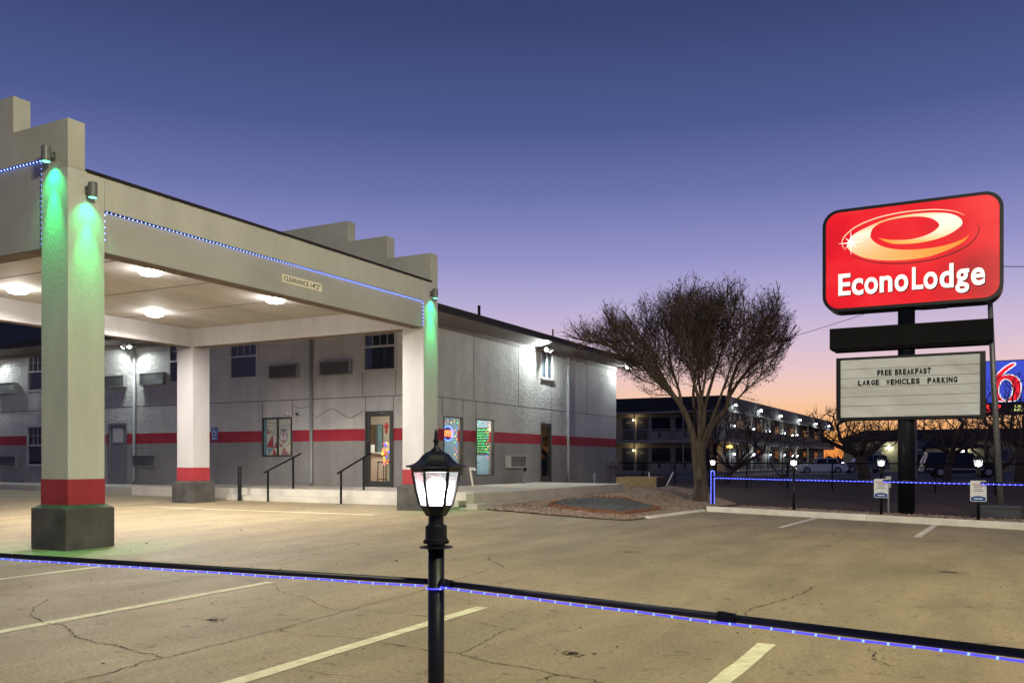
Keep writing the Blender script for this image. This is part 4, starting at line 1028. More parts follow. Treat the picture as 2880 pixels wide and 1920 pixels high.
# pipe rails
def pipe_rail(lb, pts, z, r, coup=()):
    t = thing('pipe_rail', lb, 'fence rail', (*pts[0], 0))
    P = [(x - pts[0][0], y - pts[0][1], z) for x, y in pts]
    put('pipe', MB().tube(P, r, 16), 'black', t, smooth=True)
    for c, d in coup:
        c = Vector((c[0] - pts[0][0], c[1] - pts[0][1], z)); d = Vector((*d, 0)).normalized()
        put('coupling', MB().tube([c - d * .022, c - d * .02, c + d * .004, c + d * .006, c + d * .01, c + d * .034, c + d * .036], [r * .9, r * 1.5, r * 1.5, r * 1.2, r * 1.35, r * 1.35, r * .9], 16), 'black', t)
    return t
RZ = .82; LN, RN = (7.356, -5.617), (11.863, -5.83)
ld = ((LN[0] - NP[0]) * 3, (LN[1] - NP[1]) * 3); rd = ((RN[0] - NP[0]) * 2.2, (RN[1] - NP[1]) * 2.2)
LE = (NP[0] + ld[0], NP[1] + ld[1]); RE = (NP[0] + rd[0], NP[1] + rd[1])
pipe_rail('black pipe rail running left from the near lantern post', [(NP[0] - .03, NP[1]), LE], RZ, .0122)
pipe_rail('black pipe rail running right from the near lantern post', [(NP[0] + .03, NP[1] - .005), RE], RZ, .0122, [((11.07, -5.667), rd), ((NP[0] + .05, NP[1] - .012), rd)])
for p, q, lb in zip(FP, FP[1:], ('far pipe rail from the tree to the second lantern post', 'far pipe rail between the second and third lantern posts', 'far pipe rail passing before the tall sign pole', 'far pipe rail at the right edge')):
    pipe_rail(lb, [p, q], RZ + .03, .021)
# blue light strings: individual bulbs on the near ones
bulb_me = MB().ball((0, 0, 0), .0042, 8, 6).mesh('bulb', True); bulb_me.materials.append(M['ledcore'])
def light_string(lb, pts, step, near):
    t = thing('light_string', lb, 'light string', pts[0])
    P = [Vector(p) - Vector(pts[0]) for p in pts]
    put('rope', MB().tube(P, 0.0036 if near else .008, 6), 'rope', t)
    mb = MB(); L = 0; nxt = step / 2
    for a, b in zip(P, P[1:]):
        d = (b - a).length
        while nxt <= L + d:
            c = a + (b - a) * ((nxt - L) / d)
            if near:
                o = link('bulb', bulb_me, None, t); o.location = c + Vector((0, -.002, 0))
            else: mb.octa(c, .013)
            nxt += step
        L += d
    if not near: put('bulbs', mb, 'led', t, fix=False, kind='stuff')
def sag(p, q, z, n, amp):
    o = []
    for i in range(n + 1):
        s = i / n; o.append((p[0] + (q[0] - p[0]) * s, p[1] + (q[1] - p[1]) * s - .012, z - amp * (.5 - .5 * math.cos(2 * math.pi * ((i % 4) / 4)))))
    return o
light_string('string of blue lights under the near left rail', sag((NP[0] - .04, NP[1] - .02), LE, RZ - .0125, 60, .003), .066, True)
light_string('string of blue lights under the near right rail', sag((NP[0] + .04, NP[1] - .02), RE, RZ - .0125, 40, .003), .066, True)
ring_ = [(NP[0] + .038 * math.cos(a), NP[1] + .038 * math.sin(a), RZ - .022) for a in np.linspace(R(180), R(350), 10)]
light_string('loop of blue lights round the near lantern post', ring_, .066, True)
for p, q, lb in zip(FP, FP[1:], ('blue lights on the far rail beside the tree', 'blue lights on the far rail behind the first white notice', 'blue lights on the far rail crossing the sign pole', 'blue lights on the far rail at the right edge')):
    light_string(lb, [(p[0] + .04, p[1] - .04, RZ), (q[0] - .04, q[1] - .04, RZ)], .11, False)
x, y = FP[0]
light_string('two blue light ropes running up the lantern post by the tree', [(x - .045, y - .02, .1), (x - .045, y - .02, 1.0), (x + .0, y - .06, 1.02), (x + .05, y - .02, 1.0), (x + .05, y - .02, .1)], .055, False)
# notices on the far posts
def notice(lb, x, y, z0):
    t = thing('parking_notice', lb, 'notice', (x, y - .04, z0))
    w, h = .30, .43
    def rr(w0, w1, h0, h1, r=.025, lo=0, hi=.004, n=5):
        o = []
        for cx, cy, a0 in ((w1 - r, h0 + r, -90), (w1 - r, h1 - r, 0), (w0 + r, h1 - r, 90), (w0 + r, h0 + r, 180)):
            for k in range(n): a = R(a0 + 90 * k / (n - 1)); o.append((cx + r * math.cos(a), cy + r * math.sin(a)))
        return o
    put('plate', MB().prism(rr(-w / 2, w / 2, 0, h), 'y', 0, .004), 'signwhite', t)
    arc = [(-.135, .012), (.135, .012), (.135, .085)] + [(.135 - .27 * i / 10, .085 + .03 * math.sin(math.pi * i / 10)) for i in range(1, 10)] + [(-.135, .085)]
    put('blue_panel', MB().prism(arc, 'y', -.002, -.0005), 'signblue', t)
    for a, b, z, m_ in ((-.11, .11, .345, 'redprint'), (-.09, .09, .318, 'redprint'), (-.08, .08, .285, 'filmgrey'), (-.10, .10, .21, 'filmgrey'), (-.07, .07, .245, 'filmgrey')):
        put('print_line', MB().box(a, b, -.002, -.0005, z, z + .012), m_, t)
    put('print_line', MB().box(-.08, .08, -.0035, -.0025, .045, .068), 'signwhite', t)
    put('bolt', MB().lathe([(.008, 0), (.006, .006)], 8, (0, -.004, .40)), 'galv', t)
M['redprint'] = mat('red print', (.45, .12, .10), .6, var=0)
notice('white and blue parking notice on the post left of the sign pole', FP[2][0], FP[2][1], .46)
notice('white and blue parking notice on the post right of the sign pole', FP[3][0], FP[3][1], .46)

# ------------------------------------------------------------------ tall pylon sign
pyl = thing('pylon_sign', 'tall pole sign with a glowing red EconoLodge cabinet above a letter board', 'sign', (10.10, 14.25, VZ))
ZS = -VZ     # heights below are above the lot
M['navy'] = mat('navy black enamel', (.007, .009, .014), .4, var=.2, vs=3, spec=.4)
put('pole', MB().tube([(0, .0, -.2), (0, .0, 4.85 + ZS)], .185, 28), 'navy', pyl, smooth=True)
for z in (2.2,): put('pole_joint', MB().lathe([(.187, -.01), (.19, 0), (.187, .01)], 28, (0, 0, z)), 'navy', pyl)
def rrect(x0, x1, z0, z1, r, n=8):
    o = []
    for cx, cz, a0 in ((x1 - r, z0 + r, -90), (x1 - r, z1 - r, 0), (x0 + r, z1 - r, 90), (x0 + r, z0 + r, 180)):
        for k in range(n + 1): a = R(a0 + 90 * k / n); o.append((cx + r * math.cos(a), cz + r * math.sin(a)))
    return o
CX = 10.10
def sx(x): return x - CX
YS = -.30
OUT = rrect(sx(8.28), sx(12.08), 4.83 + ZS, 7.25 + ZS, .38); INN = rrect(sx(8.36), sx(12.0), 4.905 + ZS, 7.18 + ZS, .31)
mb = MB(); n = len(OUT)
mb.v = [(a, YS, b) for a, b in OUT] + [(a, YS, b) for a, b in INN] + [(a, YS + .03, b) for a, b in INN] + [(a, .34, b) for a, b in OUT]
for i in range(n):
    j = (i + 1) % n; mb.f += [(i, j, n + j, n + i), (n + i, n + j, 2 * n + j, 2 * n + i), (j, i, 3 * n + i, 3 * n + j)]
mb.f.append(tuple(3 * n + i for i in range(n))[::-1])
cab = put('red_cabinet', mb, 'black', pyl)
def sign_face_mat():
    m = bpy.data.materials.new('backlit red face'); m.use_nodes = True; t = m.node_tree; b = t.nodes['Principled BSDF']
    c = t.nodes.new('ShaderNodeTexCoord'); mp = t.nodes.new('ShaderNodeMapping'); mp.inputs['Scale'].default_value = (.55, 1, .8)
    nz = t.nodes.new('ShaderNodeTexNoise'); nz.inputs['Scale'].default_value = 1.0; nz.inputs['Detail'].default_value = 2
    r = t.nodes.new('ShaderNodeValToRGB'); e = r.color_ramp.elements
    e[0].position = .3; e[0].color = (.42, .0, .006, 1); e[1].position = .68; e[1].color = (1, .035, .035, 1); x = e.new(.5); x.color = (.88, .004, .012, 1)
    t.links.new(c.outputs['Object'], mp.inputs[0]); t.links.new(mp.outputs[0], nz.inputs['Vector']); t.links.new(nz.outputs['Fac'], r.inputs[0])
    t.links.new(r.outputs[0], b.inputs['Emission Color']); b.inputs['Emission Strength'].default_value = .85
    b.inputs['Base Color'].default_value = (.22, .004, .006, 1); b.inputs['Roughness'].default_value = .3
    return m
M['redface'] = sign_face_mat()
put('face', MB().prism(INN, 'y', YS + .012, YS + .03), 'redface', cab)
def vcol_mat(nm):
    m = bpy.data.materials.new(nm); m.use_nodes = True; t = m.node_tree; b = t.nodes['Principled BSDF']
    a = t.nodes.new('ShaderNodeVertexColor'); a.layer_name = 'print'
    t.links.new(a.outputs['Color'], b.inputs['Emission Color']); t.links.new(a.outputs['Color'], b.inputs['Base Color']); b.inputs['Emission Strength'].default_value = .72
    return m
M['printed'] = vcol_mat('backlit print')
def strip(nm, A, B, cols, y, par):
    """quad strip between two 2-D edge lines with a colour along it"""
    mb = MB(); n = len(A)
    mb.v = [(a[0] - .03, y, a[1] + ZS) for a in A] + [(b[0] - .03, y, b[1] + ZS) for b in B]
    mb.f = [(i, i + 1, n + i + 1, n + i) for i in range(n - 1)]
    me = mb.mesh(nm, fix=False); ca = me.color_attributes.new('print', 'FLOAT_COLOR', 'POINT')
    for i in range(n):
        for k in (i, n + i): ca.data[k].color = (*cols[i], 1)
    me.materials.append(M['printed']); return link(nm, me, None, par)
BAND = [((1.35, 6.34), (1.35, 6.34)), ((1.19, 6.17), (1.19, 6.24)), ((.84, 6.02), (.84, 6.15)), ((.41, 5.92), (.41, 6.12)), ((-.21, 5.92), (-.03, 6.15)), ((-.76, 6.02), (-.36, 6.23)), ((-1.08, 6.18), (-.58, 6.35)), ((-1.23, 6.34), (-.7, 6.48)), ((-1.2, 6.5), (-.72, 6.55)), ((-1.08, 6.63), (-.69, 6.68)), ((-.83, 6.75), (-.59, 6.78)), ((-.43, 6.88), (-.41, 6.85)), ((-.03, 6.935), (-.12, 6.885)), ((.32, 6.94), (.23, 6.88)), ((.67, 6.91), (.48, 6.83)), ((.95, 6.85), (.64, 6.75)), ((1.14, 6.74), (.73, 6.64)), ((1.2, 6.62), (.71, 6.57)), ((1.15, 6.53), (.6, 6.48)), ((.95, 6.4), (.41, 6.41)), ((.67, 6.31), (.15, 6.37)), ((.32, 6.27), (-.1, 6.38)), ((-.03, 6.28), (-.3, 6.41)), ((-.3, 6.33), (-.45, 6.45)), ((-.56, 6.48), (-.56, 6.48))]
A = smooth_pts([b[0] for b in BAND], 6); B = smooth_pts([b[1] for b in BAND], 6)
def mixc(a, b, t): return tuple(x + (y - x) * t for x, y in zip(a, b))
ORG, TAN, CRM = (1, .22, .01), (.86, .48, .20), (.98, .84, .70)
cols = []
for i in range(len(A)):
    s = i / (len(A) - 1)
    ks = [(0, ORG), (.12, (1, .34, .06)), (.22, TAN), (.36, CRM), (.44, TAN), (.52, (.9, .6, .3)), (.62, (1, .9, .78)), (.74, (1, .86, .7)), (.86, (.95, .5, .14)), (1, ORG)]
    for (p, c), (q, d) in zip(ks, ks[1:]):
        if p <= s <= q: cols.append(mixc(c, d, (s - p) / (q - p))); break
strip('logo_swirl', A, B, cols, YS + .009, cab)
def taper(pts, w, ys, c):
    P = smooth_pts(pts, 6); n = len(P); A = []; B = []
    for i in range(n):
        a, b = np.array(P[max(0, i - 1)]), np.array(P[min(n - 1, i + 1)]); d = b - a; d /= np.linalg.norm(d); q = np.array([-d[1], d[0]]) * w / 2 * math.sin(math.pi * (i + .3) / (n - .4)) ** .5
        A.append(np.array(P[i]) + q); B.append(np.array(P[i]) - q)
    return A, B, [c] * n
RING = [(-1.27, 6.27), (-1.34, 6.4), (-1.34, 6.52), (-1.26, 6.64), (-1.04, 6.8), (-.67, 6.93), (-.21, 7.0), (.23, 7.01), (.67, 6.98), (1.02, 6.9), (1.25, 6.78)]
SHDW = [(-1.22, 6.21), (-1.04, 6.08), (-.67, 5.93), (-.21, 5.85), (.23, 5.83), (.67, 5.87), (1.1, 5.99), (1.35, 6.13), (1.49, 6.3), (1.53, 6.45), (1.47, 6.6)]
strip('logo_ring', *taper(RING, .028, 0, (.95, .62, .42)), YS + .0085, cab)
strip('logo_shadow', *taper(SHDW, .03, 0, (.14, .0, .004)), YS + .0095, cab)
mb = MB(); c0 = (-1.18, 6.44); pts = []
for k in range(16):
    a = k * math.pi / 8 + math.pi / 2; r = [.30, .04, .19, .04][k % 4]; pts.append((c0[0] + r * math.cos(a), YS + .008, c0[1] + ZS + r * math.sin(a)))
M['starw'] = emit('backlit star', (1, .92, .86), 1.1); mb.v = [(c0[0], YS + .008, c0[1] + ZS)] + pts; mb.f = [(0, 1 + k, 1 + (k + 1) % 16) for k in range(16)]
put('logo_star', mb, 'starw', cab, fix=False)
M['letterw'] = emit('backlit white letter', (1, .95, .86), .82)
for ch, a, b, z0, z1 in (('E', -1.43, -1.155, 5.21, 5.72), ('c', -1.13, -.875, 5.19, 5.585), ('o', -.85, -.555, 5.19, 5.585), ('n', -.52, -.245, 5.205, 5.585), ('o', -.2, .09, 5.19, 5.585), ('L', .17, .405, 5.21, 5.72), ('o', .41, .70, 5.19, 5.585), ('d', .74, 1.025, 5.19, 5.735), ('g', 1.06, 1.335, 5.05, 5.585), ('e', 1.37, 1.65, 5.19, 5.585)):
    a -= .03; b -= .03
    l = text_fit('letter', ch, a, b, z0 + ZS, z1 + ZS, YS + .006, 'letterw', cab, bold=.026, ext=.012)
    text_fit('letter_shadow', ch, a + .018, b + .018, z0 + ZS - .02, z1 + ZS - .02, YS + .009, 'blackmatte', cab, bold=.022, ext=.001)
put('access_hatch', MB().box(-.2 + .5, .85, -.2, .2, 4.80 + ZS, 4.829 + ZS), 'black', cab)
put('blank_panel', MB().box(sx(8.44), sx(11.88), YS, .25, 3.95 + ZS, 4.44 + ZS).box(sx(8.52), sx(11.80), YS + .05, .2, 3.90 + ZS, 3.949 + ZS), 'blackmatte', pyl, bev=.006)
mb = MB(); x0, x1, z0, z1 = sx(8.59), sx(11.73), 2.255 + ZS, 3.73 + ZS; a0, a1, b0, b1 = sx(8.69), sx(11.62), 2.32 + ZS, 3.675 + ZS
mb.box(x0, a0, YS, .25, z0, z1).box(a1, x1, YS, .25, z0, z1).box(a0, a1, YS, .25, z0, b0).box(a0, a1, YS, .25, b1, z1).box(a0, a1, .2, .25, b0, b1)
lb_ = put('letter_board', mb, 'black', pyl)
def board_mat():
    m = bpy.data.materials.new('stained letter board'); m.use_nodes = True; t = m.node_tree; b = t.nodes['Principled BSDF']
    c = t.nodes.new('ShaderNodeTexCoord'); mp = t.nodes.new('ShaderNodeMapping'); mp.inputs['Scale'].default_value = (.5, 1, 1.1); mp.inputs['Rotation'].default_value = (0, R(24), 0)
    nz = t.nodes.new('ShaderNodeTexNoise'); nz.inputs['Scale'].default_value = 1.5; nz.inputs['Detail'].default_value = 7; nz.inputs['Distortion'].default_value = 1.4
    r = t.nodes.new('ShaderNodeValToRGB'); e = r.color_ramp.elements
    e[0].position = .25; e[0].color = (.42, .41, .36, 1); e[1].position = .6; e[1].color = (.60, .60, .56, 1)
    t.links.new(c.outputs['Object'], mp.inputs[0]); t.links.new(mp.outputs[0], nz.inputs['Vector']); t.links.new(nz.outputs['Fac'], r.inputs[0])
    t.links.new(r.outputs[0], b.inputs['Base Color']); b.inputs['Roughness'].default_value = .35
    t.links.new(r.outputs[0], b.inputs['Emission Color']); b.inputs['Emission Strength'].default_value = .20
    return m
M['board'] = board_mat(); M['rail_line'] = mat('dirty letter rail', (.17, .15, .12), .7, var=.5, vs=7)
put('board_face', MB().box(a0, a1, YS + .02, YS + .03, b0, b1), 'board', lb_)
for z in (3.45, 3.235, 3.02, 2.80, 2.585):
    put('letter_rail', MB().box(a0 + .01, a1 - .01, YS + .013, YS + .019, z + ZS - .004, z + ZS + .004), 'rail_line', lb_)
def board_text(words, z0, z1):
    for s, xa, xb in words:
        wd = [{'I': .35, 'M': 1.2}.get(c, 1.) for c in s]; g = .22; tot = sum(wd) + g * (len(s) - 1); u = (xb - xa) / tot; x = xa
        for c, w_ in zip(s, wd):
            text_fit('letter', c, sx(x), sx(x + w_ * u), z0 + ZS + random.uniform(-.004, .004), z1 + ZS + random.uniform(-.004, .004), YS + .012, 'blackmatte', lb_, bold=.05, ext=.003); x += (w_ + g) * u
board_text([('FREE', 9.5, 9.81), ('BREAKFAST', 9.88, 10.63)], 3.272, 3.41)
board_text([('LARGE', 9.08, 9.54), ('VEHICLES', 9.69, 10.40), ('PARKING', 10.56, 11.17)], 3.055, 3.185)
# meter box beside the pole, leaning steel pole, grey board
mt = thing('meter_post', 'thin conduit with a small pale meter box beside the sign pole', 'meter', (9.74, 13.95, VZ)); put('conduit', MB().tube([(0, 0, -.05), (0, 0, .62)], .022, 8), 'galv', mt); put('box', MB().box(-.055, .055, -.05, .04, .62, .88), 'acw', mt, bev=.006)
lp = thing('leaning_pole', 'grey steel pole leaning behind the right end of the pylon sign', 'pole', (12.05, 14.85, VZ)); put('shaft', MB().tube([(0, 0, -.2), (-.16, .0, 3.0), (-.30, .0, 6.6)], [.075, .062, .05], 14), 'galv', lp, smooth=True)
gb = thing('cable_vault', 'low grey slab box at the foot of the leaning pole', 'utility box', (12.0, 13.9, VZ)); put('lid', MB().box(-.42, .42, -.25, .25, .20, .26), 'asphalt', gb, bev=.01); put('body', MB().box(-.4, .4, -.23, .23, 0, .199), 'asphalt', gb)
for lb, p, q, s in (('thin power line running from the tree to the sign', (0, 28.0, 5.2), (11.5, 28.0, 8.1), .25), ('power line leaving the sign towards the right edge', (11.9, 18.0, 6.35), (22, 16.5, 6.1), .3)):
    o = thing('power_line', lb, 'cable', p); P = [(Vector(q) - Vector(p)) * (i / 16) - Vector((0, 0, s * 4 * (i / 16) * (1 - i / 16))) for i in range(17)]
    put('wire', MB().tube(P, .010, 5), 'blackmatte', o)

# ------------------------------------------------------------------ bare trees
def grow(roots, attract, step, infl, kill, iters, tip_r, expo=2.25, jit=.12, upb=.18, iner=0.):
    pos = []; par = []
    for ch, base in roots:
        prev = base
        for p in ch: pos.append(np.array(p, float)); par.append(prev); prev = len(pos) - 1
    pos = list(pos); att = np.array(attract, float); near = np.full(len(att), 1e9); who = np.zeros(len(att), int); alive = np.ones(len(att), bool)
    def upd(idx):
        q = pos[idx]; d = np.linalg.norm(att - q, axis=1); b = d < near; near[b] = d[b]; who[b] = idx
        alive[d < kill] = False
    for i in range(len(pos)): upd(i)
    up = np.array([0, 0, upb])
    for it in range(iters):
        sel = alive & (near < infl)
        if not sel.any(): break
        dirs = {}
        for i in np.nonzero(sel)[0]:
            w_ = who[i]; d = att[i] - pos[w_]; d /= np.linalg.norm(d) + 1e-9
            dirs[w_] = dirs.get(w_, np.zeros(3)) + d
        new = []
        for w_, d in dirs.items():
            L = np.linalg.norm(d)
            if L < 1e-3: continue
            pv_ = pos[w_] - pos[par[w_]] if par[w_] >= 0 else up; d = d / L + up + pv_ / (np.linalg.norm(pv_) + 1e-9) * iner + rng.normal(0, jit, 3); d /= np.linalg.norm(d)
            new.append((w_, pos[w_] + d * step))
        for w_, p in new: pos.append(p); par.append(w_); upd(len(pos) - 1)
        if len(pos) > 15000: break
    n = len(pos); rad = np.zeros(n); cnt = np.zeros(n)
    for i in range(n - 1, -1, -1):
        r = tip_r if cnt[i] == 0 else rad[i] ** (1 / expo)
        rad[i] = r
        if par[i] >= 0: rad[par[i]] += r ** expo; cnt[par[i]] += 1
    return pos, par, rad

def tree(name, lb, loc, roots, attract, step=.16, infl=1.3, kill=.3, iters=120, tip_r=.006, base_r=.2, twigs=2, twig_l=.35, leaf=0, barkm='bark', group=None, expo=2.25, upb=.18, tup=.35, iner=.3):
    t = thing(name, lb, 'tree', loc, 0, group)
    pos, par, rad = grow(roots, attract, step, infl, kill, iters, tip_r, expo, .12, upb, iner)
    rad = np.array(rad); k = base_r / max(rad[0], 1e-6)
    f = np.clip((rad - tip_r) / (rad[0] - tip_r + 1e-9), 0, 1); rad = rad * (1 + (k - 1) * f)
    ch = [[] for _ in pos]
    for i, p in enumerate(par):
        if p >= 0: ch[p].append(i)
    trunk, twm = MB(), MB(); limbs = []
    done = set()
    starts = [(i, None) for i, p in enumerate(par) if p < 0]
    while starts:
        i, pr = starts.pop(); chain = ([pr] if pr is not None else []) + [i]; cur = i
        while ch[cur]:
            m_ = max(ch[cur], key=lambda j: rad[j])
            for j in ch[cur]:
                if j != m_: starts.append((j, cur))
            chain.append(m_); cur = m_
        rs = [rad[j] for j in chain]
        if pr is not None: rs[0] = rs[1] * 1.02
        pts = [pos[j] for j in chain]
        big = rs[min(1, len(rs) - 1)]
        if pr is None:
            rs[0] *= 1.25; trunk.tube(pts, rs, 16)
        elif big > .03:
            limbs.append(MB().tube(pts, rs, 10))
        else: twm.tube(pts, rs, 5 if big > .012 else 3, cap=False)
    lf = MB()
    for i in range(len(pos)):
        if rad[i] < .018 and par[i] >= 0:
            for _ in range(twigs if not ch[i] else max(0, twigs - 1)):
                d = np.array(pos[i]) - np.array(pos[par[i]]); d = d / (np.linalg.norm(d) + 1e-9) * .8 + rng.normal(0, .45, 3) + np.array([0, 0, tup]); d /= np.linalg.norm(d)
                L = twig_l * rng.uniform(.5, 1.2); mid = np.array(pos[i]) + d * L * .5 + rng.normal(0, .02, 3); e = mid + (d + np.array([0, 0, .25]) + rng.normal(0, .2, 3)) * L * .5
                twm.tube([pos[i], mid, e], [tip_r * .75, tip_r * .6, tip_r * .35], 3, cap=False)
                if leaf and rng.random() < leaf:
                    for _ in range(2):
                        c = mid + (e - mid) * rng.uniform(.2, 1); s = rng.uniform(.018, .04); a = rng.normal(0, 1, 3); a /= np.linalg.norm(a); b = np.cross(a, rng.normal(0, 1, 3)); b /= np.linalg.norm(b) + 1e-9
                        lf.add([c + a * s, c + b * s * .6, c - a * s, c - b * s * .6], [(0, 1, 2, 3)])
    put('trunk', trunk, barkm, t, smooth=True, fix=False)
    for l in limbs: put('limb', l, barkm, t, smooth=True, fix=False)
    put('crown', twm, 'twig', t, fix=False, kind='stuff')
    if leaf: put('dead_leaves', lf, 'deadleaf', t, fix=False, kind='stuff')
    return t

def blob(n, parts):
    """random points in ellipsoids (weight, centre, radii)"""
    o = []; w = np.array([p[0] for p in parts], float); w /= w.sum()
    for _ in range(n):
        k = rng.choice(len(parts), p=w); _, c, r = parts[k]
        v = rng.normal(0, 1, 3); v /= np.linalg.norm(v); v *= rng.random() ** (1 / 2.6)
        o.append((c[0] + v[0] * r[0], c[1] + v[1] * r[1], c[2] + v[2] * r[2]))
    return o
# directions across and away from the photograph's view, used only to spread limbs in depth
ca, sa = math.cos(YAW), math.sin(YAW)
def q3(u, v, z): return (u * ca - v * sa, u * sa + v * ca, z)      # u across, v away
def chain(*p): return [q3(*a) for a in p]
def env(u, v, z):
    dz = z - 1.9; ph = math.degrees(math.atan2(u, dz)); rm = 5.75 if ph < -42 else 5.32 if ph < 33 else 5.32 - (ph - 33) * .12
    rm *= 1 - .07 * abs(math.sin(ph * .21 + 1)) - .04 * abs(math.sin(ph * .53))
    return -68 < ph < 54 and u * u + dz * dz + (v * 1.25) ** 2 < rm * rm and not (ph < -52 and math.hypot(u, dz) < 3.2)
TR = thing('bare_tree', 'big leafless tree with a thick forked trunk between the motel and the pylon sign', 'tree', (4.11, 18.07, .03))
twm, lfm = MB(), MB()
UPV = np.array([0, 0, 1.])
def unit(v): return v / (np.linalg.norm(v) + 1e-9)
def bough(p, d, L, r0, r1, up, jit=.06, seg=.16):
    sc_ = rng.uniform(.97, 1.13)
    pts = [np.array(p)]; n = max(2, int(L / seg)); d = unit(np.array(d))
    for i in range(n):
        d = unit(d + UPV * up + rng.normal(0, jit, 3)); q = pts[-1] + d * (L / n)
        if not env(q[0] * sc_, q[1] * sc_, 1.9 + (q[2] - 1.9) * sc_): break
        pts.append(q)
    k = len(pts); return pts, [r0 + (r1 - r0) * (i / max(1, n)) for i in range(k)]
def side(d, ang):
    d = unit(d); o = unit(np.cross(d, rng.normal(0, 1, 3))); return unit(d * math.cos(ang) + o * math.sin(ang))
def emit_tube(mb, pts, rs, n): mb.tube([q3(*p) for p in pts], rs, n, cap=False)
def twiggy(pts, lvl):
    n = len(pts)
    for i in range(1, n):
        if lvl == 3:
            if rng.random() < .09:
                for _ in range(2):
                    c = np.array(q3(*pts[i])) + rng.normal(0, .02, 3); s_ = rng.uniform(.018, .038); a_ = unit(rng.normal(0, 1, 3)); b_ = unit(np.cross(a_, rng.normal(0, 1, 3))); lfm.add([c + a_ * s_, c + b_ * s_ * .6, c - a_ * s_, c - b_ * s_ * .6], [(0, 1, 2, 3)])
            continue
        f = i / n
        if f < (.16 if lvl == 0 else .08) or np.linalg.norm(pts[i] - np.array([0, 0, 1.9])) < 1.55: continue
        cnt = {0: 1.6, 1: 1.8, 2: 2.8}[lvl]; c = int(cnt) + (rng.random() < cnt - int(cnt))
        for _ in range(c):
            dr = pts[i] - pts[i - 1]; dd = side(dr, R(rng.uniform(22, 62)))
            out_ = unit(pts[i] - np.array([0, 0, 1.6])); dd = unit(dd + out_ * .22)
            L, r0, r1, up = {0: (rng.uniform(.8, 2.1), .0155, .005, .05), 1: (rng.uniform(.35, .95), .0066, .0036, .06), 2: (rng.uniform(.16, .48), .0038, .0016, .06)}[lvl]
            P, Q = bough(pts[i], dd, L, r0, r1, up, .12 + .05 * lvl, (.17, .12, .1)[lvl])
            if len(P) > 1: emit_tube(twm, P, Q, (6, 4, 3)[lvl]); twiggy(P, lvl + 1)
def limb(chain_, r0, r1):
    P = [np.array(p) for p in smooth_pts(chain_, 4)]; n = len(P); Q = [r0 + (r1 - r0) * (i / (n - 1)) ** .7 for i in range(n)]
    d = P[-1] - P[-2]; P2, Q2 = bough(P[-1], d, 2.6, r1, .008, .04, .05, .2); P += P2[1:]; Q += Q2[1:]
    mb = MB(); emit_tube(mb, P, Q, 12); put('limb', mb, 'bark', TR, smooth=True, fix=False)
    k = [P[0]]
    for p in P[1:]:
        if np.linalg.norm(p - k[-1]) > .2: k.append(p)
    twiggy(k, 0)
mb = MB(); emit_tube(mb, [np.array(p) for p in smooth_pts([(0, 0, -.1), (0, 0, .15), (0, 0, .6), (-.03, 0, 1.1), (-.06, 0, 1.5), (-.05, 0, 1.85), (-.04, 0, 2.05)], 3)], [.29, .26, .24, .225, .215, .21, .205, .20, .20, .20, .205, .21, .22, .22, .215, .2, .17, .12, .05][:19], 18)
put('trunk', mb, 'bark', TR, smooth=True, fix=False)
LIMBS = [([(-.10, 0, 1.45), (-.30, -.1, 2.2), (-.55, -.2, 2.8), (-.85, -.25, 3.2), (-1.25, -.3, 3.55), (-1.65, -.35, 3.95), (-2.0, -.4, 4.3), (-2.6, -.45, 4.6), (-3.3, -.5, 4.8), (-3.9, -.55, 4.9)], .115, .025),
         ([(-.95, -.26, 3.28), (-1.3, -.1, 3.8), (-1.75, .1, 4.4), (-2.2, .2, 4.9)], .06, .03),
         ([(-.12, .1, 1.75), (-.30, .25, 2.4), (-.55, .45, 3.0), (-.9, .55, 3.6), (-1.2, .7, 4.2), (-1.5, .8, 4.8)], .10, .03),
         ([(-.45, .38, 2.75), (-.55, .5, 3.4), (-.75, .6, 4.1), (-.85, .7, 4.8)], .055, .025),
         ([(-.05, -.1, 1.8), (-.08, -.3, 2.5), (-.16, -.5, 3.1), (-.38, -.7, 3.7), (-.55, -.85, 4.4)], .09, .03),
         ([(-.12, -.42, 2.85), (.0, -.5, 3.5), (.1, -.55, 4.2)], .055, .025),
         ([(.02, .1, 1.8), (.12, .15, 2.4), (.2, .2, 3.0), (.42, .3, 3.7), (.62, .35, 4.3)], .10, .03),
         ([(.16, .18, 2.7), (.08, .4, 3.4), (.05, .55, 4.1), (.1, .6, 4.7)], .055, .025),
         ([(.08, -.02, 1.65), (.22, -.05, 2.1), (.45, -.15, 2.5), (.72, -.25, 2.85), (.82, -.35, 3.5), (1.0, -.45, 4.1), (1.3, -.5, 4.6)], .11, .035),
         ([(.80, -.3, 3.2), (1.15, -.2, 3.7), (1.6, -.1, 4.2), (1.9, 0, 4.6)], .06, .03),
         ([(.62, -.2, 2.75), (1.0, -.4, 3.1), (1.4, -.5, 3.5)], .04, .02),
         ([(0, .2, 1.85), (-.05, .5, 2.6), (-.05, .8, 3.4), (.1, 1.1, 4.1)], .085, .03),
         ([(.05, -.2, 1.9), (.3, -.6, 2.7), (.5, -1.0, 3.5)], .07, .03)]
for c_, a_, b_ in LIMBS: limb(c_, a_, b_)
put('crown', twm, 'twig', TR, fix=False, kind='stuff'); put('dead_leaves', lfm, 'deadleaf', TR, fix=False, kind='stuff')
print('tree faces', len(twm.f), len(lfm.f))
def cb(parts, n): return [q3(*p) for p in blob(n, parts)]
nest = thing('bird_nest', 'dark clump of twigs high in the big bare tree', 'nest', tuple(np.array((4.11, 18.07, 6.15)) + np.array(q3(1.03, 0, 0))))
mb = MB()
